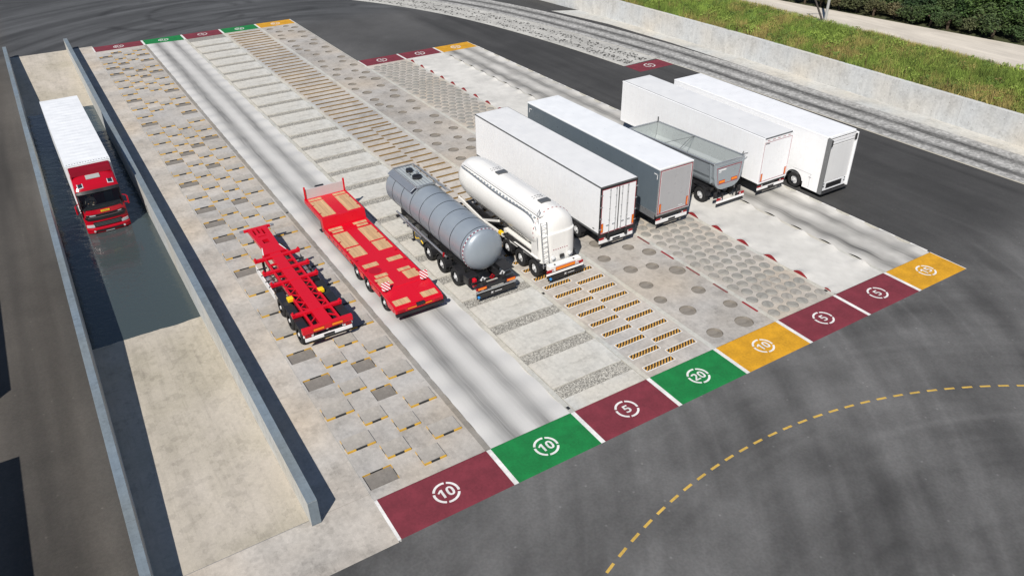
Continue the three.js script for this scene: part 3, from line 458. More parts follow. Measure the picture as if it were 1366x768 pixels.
  // grass: blades in small tufts
  const bl = []; for (let i = 0; i < 7; i++) { const a = rnd() * 6.28, l = rr(0.25, 0.5), x = rr(-0.1, 0.1), zq = rr(-0.1, 0.1), w = 0.018, dx = Math.cos(a) * rr(0.05, 0.22), dz = Math.sin(a) * rr(0.05, 0.22), nx = -Math.sin(a) * w, nz = Math.cos(a) * w; bl.push([x - nx, -0.05, zq - nz, x + nx, -0.05, zq + nz, x + dx, l, zq + dz]); }
  const bg = new THREE.BufferGeometry(); bg.setAttribute('position', new THREE.Float32BufferAttribute(bl.flat(), 3)); bg.computeVertexNormals();
  const N = 34000, im = new THREE.InstancedMesh(bg, std(lin(1, 1, 1), { roughness: 0.95, side: THREE.DoubleSide }), N); im.name = 'bank_grass'; im.castShadow = im.receiveShadow = true;
  for (let i = 0; i < N; i++) {
    const zz = rr(-66, 12), d = Math.pow(rnd(), 0.9) * 5.3 + 0.15, x = wallX(zz) + 0.2 + d, y = d < 1.3 ? mix(1.95, 2.3, d / 1.3) : d < 3.1 ? mix(2.3, 2.95, (d - 1.3) / 1.8) : mix(2.95, 3.45, (d - 3.1) / 2.2);
    const dry = fbm(x * 0.45, zz * 0.35, 3) + (d < 1.8 ? 0.16 : 0) + (d > 5 ? 0.2 : 0) + rr(-0.12, 0.12), tall = (0.7 + 0.9 * fbm(x * 0.8 + 9, zz * 0.6, 3)) * (d > 4.9 ? 0.6 : 1);
    im.setMatrixAt(i, M3(x, y, zz, rr(-0.3, 0.3), rnd() * 6, rr(-0.3, 0.3), tall * rr(0.8, 1.3)));
    const w = sstep(0.5, 0.78, dry), k = rr(0.55, 1.4) * (0.6 + 0.8 * fbm(x * 1.3 + 50, zz * 1.1, 3)); im.setColorAt(i, lin(mix(0.2, 0.36, w) * k, mix(0.29, 0.3, w) * k, mix(0.05, 0.1, w) * k));
  }
  scene.add(im); tag(im, 'long green and dry yellow grass covering the bank', 'grass', null, 'stuff');
  const lf = []; for (let i = 0; i < 46; i++) { const a = rnd() * 6.28, u = rnd() * 1.1 - 0.1, s = Math.sqrt(Math.max(0, 1 - u * u)), r = 0.34 * Math.pow(rnd(), 0.35), c = new THREE.Vector3(Math.cos(a) * s * r, 0.08 + u * r * 1.2, Math.sin(a) * s * r), g = new THREE.PlaneGeometry(0.05, 0.1); g.applyMatrix4(M3(c.x, c.y, c.z, rr(-1.2, 0.4), rnd() * 6, rr(-0.6, 0.6))); lf.push(g.toNonIndexed()); }
  const wgeo = mergeGeometries(lf), NW = 1500, wm = new THREE.InstancedMesh(wgeo, std(lin(1, 1, 1), { roughness: 0.9, side: THREE.DoubleSide }), NW); wm.name = 'bank_weeds'; wm.castShadow = wm.receiveShadow = true;
  for (let i = 0; i < NW; i++) { const zz = rr(-66, 12), d = 0.4 + 4.6 * rnd(), x = wallX(zz) + 0.2 + d, y = d < 1.3 ? mix(1.95, 2.3, d / 1.3) : d < 3.1 ? mix(2.3, 2.95, (d - 1.3) / 1.8) : mix(2.95, 3.45, (d - 3.1) / 2.2), q = fbm(x * 0.6 + 20, zz * 0.5, 3), k = rr(0.6, 1.3); wm.setMatrixAt(i, M3(x, y, zz, 0, rnd() * 6, 0, rr(0.5, 1.5) * (0.6 + 0.8 * q))); wm.setColorAt(i, q > 0.5 ? lin(0.2 * k, 0.27 * k, 0.05 * k) : rnd() < 0.15 ? lin(0.28 * k, 0.23 * k, 0.08 * k) : lin(0.12 * k, 0.19 * k, 0.04 * k)); }
  scene.add(wm); tag(wm, 'leafy weeds and low bushes growing among the bank grass', 'weeds', null, 'stuff');
  // thin rusty fence posts along the wall head
  const post = ready([cylY(0.022, 1.1, 0, 0.55, 0, 6), box(0.05, 0.03, 0.05, 0, 1.11, 0)]), pm = coat(lin(0.11, 0.06, 0.035), 0.8);
  for (let k = 0; k < 17; k++) { const zz = 2 - k * 3.6, o = obj('fence_post', post, pm); o.position.set(wallX(zz) + 0.55, 1.95, zz); o.rotation.set(rr(-0.08, 0.08), 0, rr(-0.08, 0.08)); tag(o, `thin rusty fence post on the wall head, ${['first','second','third','fourth','fifth','sixth','seventh','eighth','ninth','tenth','eleventh','twelfth','thirteenth','fourteenth','fifteenth','sixteenth','seventeenth'][k]} from the right`, 'post', 'rusty posts along the wall head'); }
}
{ // utility pole with its prop
  const t = thing('utility_pole', 'grey leaning pole with a dark wooden prop beside the gravel road', 'pole', 53.2, 3.5, -28.2);
  obj('pole', bar([0, -0.3, 0], [0.45, 8.2, -0.3], 0.13, 14), coat(lin(0.42, 0.42, 0.4), 0.8), t); obj('prop', bar([-0.55, -0.3, 0.4], [-0.9, 2.4, -1.2], 0.09, 10), coat(lin(0.05, 0.042, 0.035), 0.9), t); obj('clamp', cylY(0.16, 0.12, 0.33, 6, -0.22, 12), mat.black, t);
  obj('bracket', sbar([-0.9, 2.35, -1.2], [0.12, 2.6, -0.09], 0.07, 0.1), coat(lin(0.05, 0.042, 0.035), 0.9), t);
}
// ---------------------------------------------------------------- shrubs and trees beyond the road
function foliage(rx, ry, rz, n, leaf, lumps) {
  const P = [], N = []; const L = []; for (let i = 0; i < lumps; i++) { const a = rnd() * 6.28, e = rr(-0.15, 1), q = Math.sqrt(1 - Math.max(0, e) ** 2 * 0.8); L.push([Math.cos(a) * q * rr(0.3, 0.85) * rx, (0.5 + 0.42 * e) * ry, Math.sin(a) * q * rr(0.3, 0.85) * rz, rr(0.22, 0.42)]); }
  const v = new THREE.Vector3(), c = new THREE.Vector3(), q = new THREE.Quaternion(), e = new THREE.Euler();
  for (let i = 0; i < n; i++) {
    const l = L[Math.floor(rnd() * lumps)], u = rnd() * 2 - 1, a = rnd() * 6.28, s = Math.sqrt(1 - u * u), r = l[3] * Math.pow(rnd(), 0.28);
    c.set(l[0] + s * Math.cos(a) * r * rx, Math.max(0.05, l[1] + u * r * ry * 0.8), l[2] + s * Math.sin(a) * r * rz); e.set(rr(-1, 1), rnd() * 6.28, rr(-1, 1)); q.setFromEuler(e); const k = leaf * rr(0.6, 1.3);
    const t = [[0, 0, -1], [-0.5, 0.08, 0], [0.5, 0.08, 0], [-0.5, 0.08, 0], [0, 0, 1], [0.5, 0.08, 0]];
    for (const w of t) { v.set(w[0], w[1], w[2]).multiplyScalar(k).applyQuaternion(q).add(c); P.push(v.x, v.y, v.z); }
  }
  const g = new THREE.BufferGeometry(); g.setAttribute('position', new THREE.Float32BufferAttribute(P, 3)); g.computeVertexNormals(); g.setAttribute('uv', new THREE.Float32BufferAttribute(new Float32Array(P.length / 3 * 2), 2)); g.userData.ready = true; return g;
}
{
  const leafM = (r, g, b) => new THREE.MeshPhysicalMaterial({ color: lin(r, g, b), roughness: 0.75, transmission: 0.25, thickness: 0, side: THREE.DoubleSide });
  const bark = coat(lin(0.09, 0.065, 0.045), 0.9);
  const trunkG = h => { const gs = [bar([0, -0.2, 0], [0.1, h * 0.6, 0.05], 0.13, 8)]; for (let i = 0; i < 6; i++) { const a = i * 1.1; gs.push(bar([0.05, h * (0.2 + 0.06 * i), 0.03], [Math.cos(a) * h * 0.32, h * (0.5 + 0.07 * i), Math.sin(a) * h * 0.32], 0.05, 6)); } return ready(gs); };
  const big = [0, 1, 2].map(() => foliage(2.6, 4.2, 2.6, 4200, 0.17, 26)), low = [0, 1, 2].map(() => foliage(1.5, 1.5, 1.5, 1500, 0.11, 14)), mid = [0, 1].map(() => foliage(1.9, 2.6, 1.9, 2400, 0.14, 18));
  const tb = trunkG(4.2), tl = trunkG(1.5), tm = trunkG(2.6);
  const dark = [leafM(0.05, 0.115, 0.018), leafM(0.075, 0.14, 0.022), leafM(0.03, 0.075, 0.016)], olive = [leafM(0.115, 0.115, 0.04), leafM(0.085, 0.1, 0.032), leafM(0.15, 0.13, 0.055)], green = [leafM(0.05, 0.1, 0.02), leafM(0.065, 0.11, 0.024)];
  camera.updateMatrixWorld(); camera.updateProjectionMatrix(); const v = new THREE.Vector3();
  const seen = (x, z, h) => [[0, 0], [0, h], [0, h / 2], [-1.6, h / 2], [0, h / 2, 2]].some(([dx, dy, dz = 0]) => { v.set(x + dx, 3.44 + dy, z + dz).project(camera); return Math.abs(v.x) < 1.01 && v.y < 1.01; });
  const ORD = ['first', 'second', 'third', 'fourth', 'fifth', 'sixth', 'seventh', 'eighth', 'ninth', 'tenth', 'eleventh', 'twelfth', 'thirteenth', 'fourteenth', 'fifteenth', 'sixteenth', 'seventeenth', 'eighteenth', 'nineteenth', 'twentieth'];
  const ord = n => ORD[n] || `${ORD[n - 20]} after twenty`;
  const hedge = z => 59.9 + (z + 13) * 0.15 - (z > -13 ? (z + 13) * 0.1 : 0);
  let k = 0;
  const row = (name, cat, grp, gs, tg, pick, off, step, h, lab, z0 = 8, z1 = -60) => { let n = 0; for (let z = z0; z > z1; z -= step * rr(0.85, 1.15)) { k++; const x = hedge(z) + off + rr(-0.35, 0.45), s = rr(0.8, 1.15); if (!seen(x, z, h * s)) continue; const t = thing(name, lab(ord(n++), z), cat, x, 3.44, z, k * 1.7, grp); obj('trunk', tg, bark, t); const ms = pick(z); obj('crown', gs[k % gs.length], ms[k % ms.length], t); t.scale.setScalar(s); } };
  row('shrub', 'shrub', 'low shrubs along the road', low, tl, z => z > -27 ? (k % 4 ? green : olive) : olive, 0.9, 1.7, 1.5, (o, z) => z > -27 ? `low leafy green shrub, ${o} from the right in the roadside row` : `low dry olive shrub, ${o} from the right in the roadside row`);
  row('shrub', 'shrub', 'second row of shrubs', mid, tm, z => z > -28 ? (k % 2 ? green : dark) : olive, 2.5, 2.2, 2.6, (o) => `rounded bush behind the roadside shrubs, ${o} from the right in its row`);
  for (let r = 0; r < 4; r++) row('broadleaf_tree', 'tree', 'trees of the thicket', big, tb, () => dark, 4.2 + r * 3.1, 3.0, 4.2, (o) => `dense dark green tree, ${o} from the right in the ${ORD[r]} thicket row`, 8, -32);
  for (let r = 0; r < 3; r++) row('shrub', 'shrub', 'far olive bushes', mid, tm, () => r % 2 ? olive : green, 4.4 + r * 2.6, 2.6, 2.6, (o) => `tall olive bush, ${o} from the right in the ${ORD[r]} row past the thicket`, -33, -60);
}

// ---------------------------------------------------------------- vehicle parts
const tyreG = (r, w) => ready(at(new THREE.LatheGeometry([[r * 0.56, -w / 2 + 0.02], [r * 0.62, -w / 2], [r * 0.9, -w / 2 + 0.005], [r * 0.97, -w / 2 + 0.03], [r, -w / 2 + 0.07], [r, -0.06], [r - 0.012, -0.055], [r - 0.012, -0.04], [r, -0.035], [r, 0.035], [r - 0.012, 0.04], [r - 0.012, 0.055], [r, 0.06], [r, w / 2 - 0.07], [r * 0.97, w / 2 - 0.03], [r * 0.9, w / 2 - 0.005], [r * 0.62, w / 2], [r * 0.56, w / 2 - 0.02]].map(q => new THREE.Vector2(...q)), 32), 0, 0, 0, 0, 0, Math.PI / 2));
const rimG = (r, w) => { // dish faces -x
  const g = at(new THREE.LatheGeometry([[0.001, 0.02], [0.1, 0.02], [0.13, 0.06], [0.2, 0.1], [r * 0.5, 0.075], [r * 0.54, 0.02], [r * 0.6, -0.0]].map(q => new THREE.Vector2(q[0], -w / 2 + q[1])), 28), 0, 0, 0, 0, 0, -Math.PI / 2);
  g.rotateY(Math.PI); const bolts = []; for (let i = 0; i < 8; i++) { const a = i * Math.PI / 4; bolts.push(cylX(0.017, 0.03, -w / 2 + 0.07, Math.cos(a) * 0.16, Math.sin(a) * 0.16, 6)); }
  return ready([g, cylX(0.095, 0.1, -w / 2 + 0.05, 0, 0, 14), ...bolts, cylX(r * 0.56, 0.04, -w / 2 + 0.14, 0, 0, 20)]);
};
const TY = { a: tyreG(0.5, 0.36), b: tyreG(0.44, 0.34) }, RM = { a: rimG(0.5, 0.36), b: rimG(0.44, 0.34) };
function wheels(t, half, zs, k = 'a', y = null) {
  const r = k === 'a' ? 0.5 : 0.44;
  for (const z of zs) {
    for (const s of [-1, 1]) { const w = sub('wheel', t, s * (half - 0.18), (y ?? r), z, s > 0 ? Math.PI : 0); obj('tyre', TY[k], mat.rubber, w); obj('rim', RM[k], mat.rim, w); }
    obj('axle', [cylX(0.075, half * 2 - 0.5, 0, y ?? r, z, 10), box(0.12, 0.3, 0.5, -0.5, (y ?? r) + 0.2, z), box(0.12, 0.3, 0.5, 0.5, (y ?? r) + 0.2, z)], mat.black, t);
  }
}
function arc(r0, r1, a0, a1, x0, x1, y, z, n = 10) { // curved shell about the x axis
  const p = []; for (let i = 0; i <= n; i++) { const a = mix(a0, a1, i / n); p.push([z + Math.cos(a) * r1, y + Math.sin(a) * r1]); } for (let i = n; i >= 0; i--) { const a = mix(a0, a1, i / n); p.push([z + Math.cos(a) * r0, y + Math.sin(a) * r0]); } return prismX(p, x0, x1);
}
function mudguards(t, half, zs, m = mat.black) { for (const z of zs) for (const s of [-1, 1]) { const x = s * (half - 0.2); obj('mudguard', arc(0.57, 0.6, 0.12, Math.PI - 0.12, x - 0.21, x + 0.21, 0.5, z), m, t); } }
function rear(t, half, o = {}) { // under-run bar, lamps, plate
  const y = o.y ?? 0.62, z = o.z ?? -0.06;
  obj('bumper', [rbox(half * 2 - 0.1, o.h ?? 0.16, 0.07, 0, y, z, 0.015)], o.m || mat.tapeWhite, t);
  objs('bumper_bracket', [box(0.08, 0.5, 0.08, -0.6, y + 0.22, z - 0.1), box(0.08, 0.5, 0.08, 0.6, y + 0.22, z - 0.1)], mat.black, t);
  obj('mud_flap', [box(half * 2 - 0.2, 0.16, 0.02, 0, y - 0.17, z - 0.06)], mat.black, t);
  for (const s of [-1, 1]) { const l = obj('tail_light', rbox(0.42, 0.15, 0.06, s * (half - 0.27), y + 0.19, z, 0.02), mat.tail, t); obj('reverse_lens', box(0.1, 0.1, 0.01, s * (half - 0.42), y + 0.19, z + 0.034), mat.lens, l); }
  if (o.plate !== 0) obj('number_plate', rbox(0.52, 0.12, 0.015, 0, y, z + 0.044, 0.004), o.plateM || mat.black, t);
}
function marker(t, x, y, z, w, h, vert) { // orange marker plate with a red rim
  const p = obj('marker_plate', rbox(w, h, 0.012, x, y, z, 0.004), mat.tail, t); obj('reflector', vert ? box(w - 0.07, h - 0.05, 0.006, x, y, z + 0.008) : box(w - 0.05, h - 0.06, 0.006, x, y, z + 0.008), mat.orange, p);
}
function chassis(t, L, o = {}) {
  const m = o.m || mat.black, y = o.y || 0.98;
  obj('chassis', [b2(-0.62, -0.48, y - 0.2, y + 0.1, -L + 0.6, -0.15), b2(0.48, 0.62, y - 0.2, y + 0.1, -L + 0.6, -0.15), ...[-0.5, -2, -3.5, -5, -6.5, -8, -9.5, -L + 1].filter(z => z > -L).map(z => box(2.3, 0.1, 0.1, 0, y, z))], m, t);
  const zl = -L + (o.leg || 3.1); for (const s of [-1, 1]) obj('landing_leg', [rbox(0.14, 0.7, 0.14, s * 0.85, y - 0.35, zl, 0.015), box(0.1, 0.4, 0.1, s * 0.85, 0.25, zl), rbox(0.34, 0.05, 0.32, s * 0.85, 0.03, zl, 0.015)], m, t);
  obj('leg_brace', [bar([-0.85, y - 0.45, zl], [0.85, y - 0.45, zl], 0.03), bar([-0.85, y - 0.5, zl], [-0.5, y - 0.1, zl + 0.9], 0.025), bar([0.85, y - 0.5, zl], [0.5, y - 0.1, zl + 0.9], 0.025)], m, t);
}
function sideGuard(t, half, z0, z1, m = mat.alu) { for (const s of [-1, 1]) obj('side_guard', [rbox(0.04, 0.12, z1 - z0, s * (half - 0.05), 0.55, (z0 + z1) / 2, 0.008), rbox(0.04, 0.12, z1 - z0, s * (half - 0.05), 0.82, (z0 + z1) / 2, 0.008), ...[z0 + 0.3, (z0 + z1) / 2, z1 - 0.3].map(z => box(0.05, 0.6, 0.06, s * (half - 0.09), 0.76, z))], m, t); }
function frameRect(x0, x1, y0, y1, z, w, d = 0.006) { return [box(x1 - x0, w, d, (x0 + x1) / 2, y0 + w / 2, z), box(x1 - x0, w, d, (x0 + x1) / 2, y1 - w / 2, z), box(w, y1 - y0 - 2 * w, d, x0 + w / 2, (y0 + y1) / 2, z), box(w, y1 - y0 - 2 * w, d, x1 - w / 2, (y0 + y1) / 2, z)]; }
function crossMark(t, x, y, z, m) { obj('logo_mark', [box(0.16, 0.03, 0.004, x, y, z, 0, 0, 0.8), box(0.16, 0.03, 0.004, x, y, z + 0.001, 0, 0, -0.8), box(0.42, 0.03, 0.004, x + 0.36, y - 0.005, z)], m, t); }
function boxBody(t, o) { // closed van body
  const h = o.w / 2, L = o.L, y0 = o.y0, y1 = o.top, e = 0.05;
  for (const s of [-1, 1]) obj('side_wall', rb2(s > 0 ? h - e : -h, s > 0 ? h : -h + e, y0, y1 - 0.09, -L + 0.05, -0.06, 0.012), o.side, t);
  if (o.seam) { const sg = ready(box(0.006, y1 - y0 - 0.2, 0.012)); for (const s of [-1, 1]) for (let z = -0.7; z > -L + 0.4; z -= 0.62) obj('panel_seam', sg, o.seam, t).position.set(s * (h + 0.0005), (y0 + y1) / 2, z); }
  obj('front_wall', rb2(-h + 0.03, h - 0.03, y0, y1 - 0.09, -L, -L + 0.048, 0.02), o.front || o.side, t);
  obj('roof', rb2(-h + 0.035, h - 0.035, y1 - 0.06, y1, -L + 0.04, -0.05, 0.02), o.roof, t);
  for (const s of [-1, 1]) obj('roof_rail', rbox(0.075, 0.09, L - 0.02, s * (h - 0.033), y1 - 0.052, -L / 2, 0.02), o.rail, t);
  objs('roof_edge', [rbox(o.w - 0.16, 0.085, 0.06, 0, y1 - 0.05, -L + 0.03, 0.02), rbox(o.w - 0.16, 0.085, 0.06, 0, y1 - 0.05, -0.035, 0.02)], o.edge || o.rail, t);
  obj('floor', b2(-h + 0.06, h - 0.06, y0 + 0.01, y0 + 0.12, -L + 0.05, -0.08), mat.trim, t);
  for (const s of [-1, 1]) obj('bottom_rail', rbox(0.05, 0.13, L - 0.12, s * (h - 0.018), y0 + 0.045, -L / 2, 0.012), o.sill || mat.alu, t);
}

// ---------------------------------------------------------------- white box trailer with double doors
{
  const t = thing('box_trailer', 'white box trailer with double rear doors standing on the pothole lane', 'trailer', 14.293, 0, -9.997), h = 1.275;
  boxBody(t, { w: 2.55, L: 13.6, y0: 1.1, top: 4.0, side: mat.vanWhite, roof: mat.roofWhite, rail: mat.trim, edge: mat.trim, sill: mat.trim, seam: mat.roofWhite });
  objs('door_frame', [rb2(-h, -h + 0.1, 1.0, 3.93, -0.055, 0, 0.01), rb2(h - 0.1, h, 1.0, 3.93, -0.055, 0, 0.01), b2(-h + 0.1, h - 0.1, 3.8, 3.91, -0.05, -0.004), b2(-h + 0.1, h - 0.1, 1.0, 1.14, -0.05, -0.004)], mat.black, t);
  for (const s of [-1, 1]) {
    const d = obj('door', [rb2(s > 0 ? 0.012 : -1.165, s > 0 ? 1.165 : -0.012, 1.16, 3.78, -0.045, 0.0, 0.012)], mat.vanWhite, t);
    for (const x of [0.2, 0.62]) { obj('lock_rod', [cylY(0.016, 2.7, s * x, 2.46, 0.028, 8), ...[1.25, 1.9, 2.6, 3.3, 3.7].map(y => box(0.07, 0.05, 0.03, s * x, y, 0.015)), box(0.22, 0.035, 0.03, s * (x + 0.1), 1.62, 0.03)], mat.alu, d); }
    objs('rubber_seal', [box(0.014, 2.6, 0.01, s * 0.585, 2.47, 0.002), box(0.02, 2.6, 0.014, s * 0.02, 2.47, 0.004)], mat.black, d);
    objs('hinge', [1.45, 2.1, 2.8, 3.5].map(y => box(0.16, 0.06, 0.03, s * 1.2, y, 0.012)), mat.alu, d);
    marker(t, s * 1.08, 1.5, 0.012, 0.15, 0.56, true);
  }
  obj('reflective_tape', frameRect(-1.172, 1.172, 1.13, 3.82, 0.003, 0.035), mat.tapeRed, t);
  rear(t, 1.24, { y: 0.6, h: 0.2 }); obj('rear_crossbeam', b2(-1.2, 1.2, 0.86, 1.0, -0.2, -0.03), mat.black, t);
  for (const s of [-0.62, 0.62]) obj('rubber_buffer', rbox(0.14, 0.34, 0.12, s, 0.86, 0.03, 0.02), mat.rubber, t);
  chassis(t, 13.6); wheels(t, 1.26, [-2.2, -3.51, -4.82]); mudguards(t, 1.26, [-2.2, -3.51, -4.82]); sideGuard(t, 1.26, -9.2, -5.7);
  obj('small_label', [box(0.006, 0.06, 0.16, -1.2775, 1.35, -0.5)], mat.black, t);
}
// ---------------------------------------------------------------- grey curtain trailer
{
  const t = thing('curtain_trailer', 'slate grey sided trailer with white roof standing on the cobble lane', 'trailer', 18.461, 0, -10.053), h = 1.275;
  boxBody(t, { w: 2.55, L: 13.6, y0: 1.15, top: 4.0, side: mat.slate, front: mat.rearGrey, roof: mat.tarp, rail: mat.tarp, edge: mat.roofWhite, sill: mat.alu });
  for (const s of [-1, 1]) { for (let k = 0; k < 12; k++) obj('curtain_pole', box(0.008, 2.62, 0.03, s * (h + 0.003), 2.5, -0.9 - k * 1.07), mat.slate, t); obj('corner_mark', [box(0.006, 0.05, 0.3, s * (h + 0.004), 3.62, -0.3), box(0.006, 0.3, 0.05, s * (h + 0.004), 3.49, -0.17)], mat.tapeWhite, t); obj('corner_mark', [box(0.006, 0.05, 0.3, s * (h + 0.004), 3.62, -13.2), box(0.006, 0.3, 0.05, s * (h + 0.004), 3.49, -13.33)], mat.tapeWhite, t);
    obj('side_raves', rbox(0.035, 0.34, 13.3, s * (h - 0.015), 1.0, -6.8, 0.01), mat.alu, t); obj('locker', rbox(0.5, 0.4, 1.2, s * 0.95, 0.75, -6.5, 0.02), mat.black, t); }
  objs('rear_pillar', [rb2(-h, -h + 0.07, 1.05, 3.92, -0.055, 0, 0.01), rb2(h - 0.07, h, 1.05, 3.92, -0.055, 0, 0.01), b2(-h + 0.07, h - 0.07, 1.05, 1.2, -0.05, -0.004), b2(-h + 0.07, h - 0.07, 3.83, 3.91, -0.05, -0.004)], mat.alu, t);
  for (const s of [-1, 1]) obj('door', rb2(s > 0 ? 0.004 : -1.2, s > 0 ? 1.2 : -0.004, 1.21, 3.82, -0.045, 0, 0.008), mat.rearGrey, t);
  obj('reflective_tape', frameRect(-1.195, 1.195, 1.16, 3.87, 0.004, 0.045), mat.tapeRed, t); obj('white_piping', frameRect(-1.14, 1.14, 1.22, 3.81, 0.003, 0.02), mat.tapeWhite, t);
  for (const s of [-1, 1]) marker(t, s * 1.03, 1.52, 0.012, 0.14, 0.56, true);
  rear(t, 1.24, { y: 0.62, h: 0.2 }); obj('rear_crossbeam', b2(-1.2, 1.2, 0.86, 1.05, -0.2, -0.03), mat.black, t); obj('small_lettering', [0, 1, 2].map(k => box(0.08, 0.035, 0.003, 0.45 + k * 0.1, 1.36, 0.006)), mat.tapeWhite, t);
  chassis(t, 13.6); wheels(t, 1.26, [-2.3, -3.61, -4.92]); mudguards(t, 1.26, [-2.3, -3.61, -4.92]); sideGuard(t, 1.26, -9.4, -5.8);
}
// ---------------------------------------------------------------- white roll-door trailer
{
  const t = thing('box_trailer', 'white box trailer with one flat rear panel standing on the outer wavy lane', 'trailer', 26.69, 0, -10.0), h = 1.275;
  boxBody(t, { w: 2.55, L: 13.6, y0: 1.05, top: 4.0, side: mat.vanWhite, roof: mat.roofWhite, rail: mat.vanWhite, edge: mat.trim, sill: mat.vanWhite, seam: mat.roofWhite });
  obj('roof_seam', rbox(0.03, 0.02, 13.4, -h + 0.09, 4.003, -6.8, 0.005), mat.trim, t);
  objs('rear_pillar', [rb2(-h, -h + 0.06, 1.0, 3.92, -0.055, 0.0, 0.01), rb2(h - 0.06, h, 1.0, 3.92, -0.055, 0, 0.01), b2(-h + 0.06, h - 0.06, 3.72, 3.91, -0.05, -0.002), b2(-h + 0.06, h - 0.06, 1.0, 1.1, -0.05, -0.002)], mat.vanWhite, t);
  obj('door', rb2(-1.205, 1.205, 1.11, 3.71, -0.045, 0, 0.008), mat.vanWhite, t); obj('reflective_tape', [...frameRect(-1.2, 1.2, 1.12, 3.71, 0.003, 0.022)], mat.tapeRed, t);
  objs('marker_lamp', [-0.9, -0.45, 0.0, 0.45, 0.9].map(x => rbox(0.2, 0.025, 0.02, x, 3.82, 0.006, 0.006)), mat.tail, t); obj('small_lettering', [box(0.36, 0.06, 0.003, -0.95, 3.62, 0.004)], mat.trim, t);
  for (const s of [-1, 1]) marker(t, s * 1.05, 1.42, 0.012, 0.14, 0.5, true);
  rear(t, 1.24, { y: 0.62, h: 0.16 }); obj('rear_crossbeam', b2(-1.2, 1.2, 0.84, 1.0, -0.2, -0.03), mat.black, t);
  chassis(t, 13.6); wheels(t, 1.26, [-2.3, -3.61, -4.92]); mudguards(t, 1.26, [-2.3, -3.61, -4.92]); sideGuard(t, 1.26, -9.4, -5.8, mat.vanWhite);
}
// ---------------------------------------------------------------- white city trailer with tail lift on the asphalt
{
  const t = thing('delivery_trailer', 'white low skirted trailer with closed tail lift parked on the asphalt', 'trailer', 30.06, 0, -8.05), h = 1.29, L = 13.75, top = 4.0, y0 = 0.32;
  const wz = -1.95, side = s => { const sh = new THREE.Shape(); sh.moveTo(0.06, y0); sh.lineTo(-wz - 0.72, y0); sh.lineTo(-wz - 0.72, y0 + 0.35); sh.absarc(-wz, 0.52, 0.66, Math.PI - 0.2, 0.2, true); sh.lineTo(-wz + 0.72, y0); sh.lineTo(L - 3.4, y0); sh.lineTo(L - 3.1, 1.0); sh.lineTo(L - 0.05, 1.0); sh.lineTo(L - 0.05, top - 0.09); sh.lineTo(0.06, top - 0.09); const g = new THREE.ExtrudeGeometry(sh, { depth: 0.05, bevelEnabled: false, curveSegments: 12 }); g.rotateY(Math.PI / 2); return g.translate(s > 0 ? h - 0.05 : -h, 0, 0); };
  for (const s of [-1, 1]) { const w = obj('side_wall', side(s), mat.vanWhite, t); obj('hatch_seam', [box(0.006, 0.02, 1.5, s * (h + 0.001), 1.32, wz + 0.55), box(0.006, 0.9, 0.02, s * (h + 0.001), 0.86, wz + 1.2), box(0.006, 0.06, 0.2, s * (h + 0.001), 1.1, -0.75)], mat.rearGrey, w); }
  obj('front_wall', rb2(-h + 0.04, h - 0.04, 1.0, top - 0.09, -L, -L + 0.048, 0.02), mat.vanWhite, t); obj('roof', rb2(-h + 0.04, h - 0.04, top - 0.06, top, -L + 0.04, -0.03, 0.02), mat.vanWhite, t);
  for (const s of [-1, 1]) obj('roof_rail', rbox(0.09, 0.1, L - 0.03, s * (h - 0.038), top - 0.05, -L / 2, 0.03), mat.vanWhite, t);
  obj('floor', b2(-h + 0.06, h - 0.06, 0.95, 1.05, -L + 0.05, -0.1), mat.trim, t);
  for (const s of [-1, 1]) obj('rear_pillar', rb2(s > 0 ? h - 0.12 : -h - 0.004, s > 0 ? h + 0.004 : -h + 0.12, 0.28, top - 0.1, -0.06, 0.24, 0.03), s < 0 ? mat.pillar : mat.vanWhite, t);
  obj('lift_platform', rb2(-h + 0.14, h - 0.14, 1.0, 3.42, 0.04, 0.12, 0.012), mat.roofWhite, t); objs('header_panel', [rb2(-h + 0.14, h - 0.14, 3.48, 3.62, 0.03, 0.11, 0.01), rb2(-h + 0.14, h - 0.14, 3.66, 3.84, 0.03, 0.11, 0.01)], mat.vanWhite, t);
  for (const s of [-1, 1]) obj('corner_bumper', rbox(0.1, 0.4, 0.1, s * (h - 0.17), 3.63, 0.2, 0.02), mat.black, t);
  obj('roof_edge', rbox(2.36, 0.06, 0.16, 0, top - 0.06, 0.05, 0.02), mat.roofWhite, t); obj('lower_panel', rb2(-h + 0.14, h - 0.14, 0.42, 0.98, 0.05, 0.12, 0.012), mat.vanWhite, t);
  obj('lamp_cluster', [rbox(1.45, 0.34, 0.03, -0.02, 0.72, 0.13, 0.02), ...[-0.5, -0.1, 0.3].map(x => box(0.25, 0.12, 0.02, x, 0.8, 0.145))], mat.black, t); for (const s of [-1, 1]) objs('round_lamp', [cylZ(0.06, 0.02, s * 0.98, 0.72, 0.13, 14), cylZ(0.045, 0.02, s * 0.98, 0.9, 0.13, 14)], mat.trim, t);
  obj('bumper', rb2(-h + 0.05, h - 0.05, 0.27, 0.36, 0.0, 0.3, 0.02), mat.black, t); wheels(t, 1.27, [wz, wz - 1.9], 'a'); chassis(t, L, { leg: 2.6 }); 
  for (const z of [wz]) for (const s of [-1, 1]) obj('wheel_arch', arc(0.6, 0.66, 0, Math.PI, s * 1.0 - 0.22, s * 1.0 + 0.22, 0.5, z, 14), mat.black, t);
}
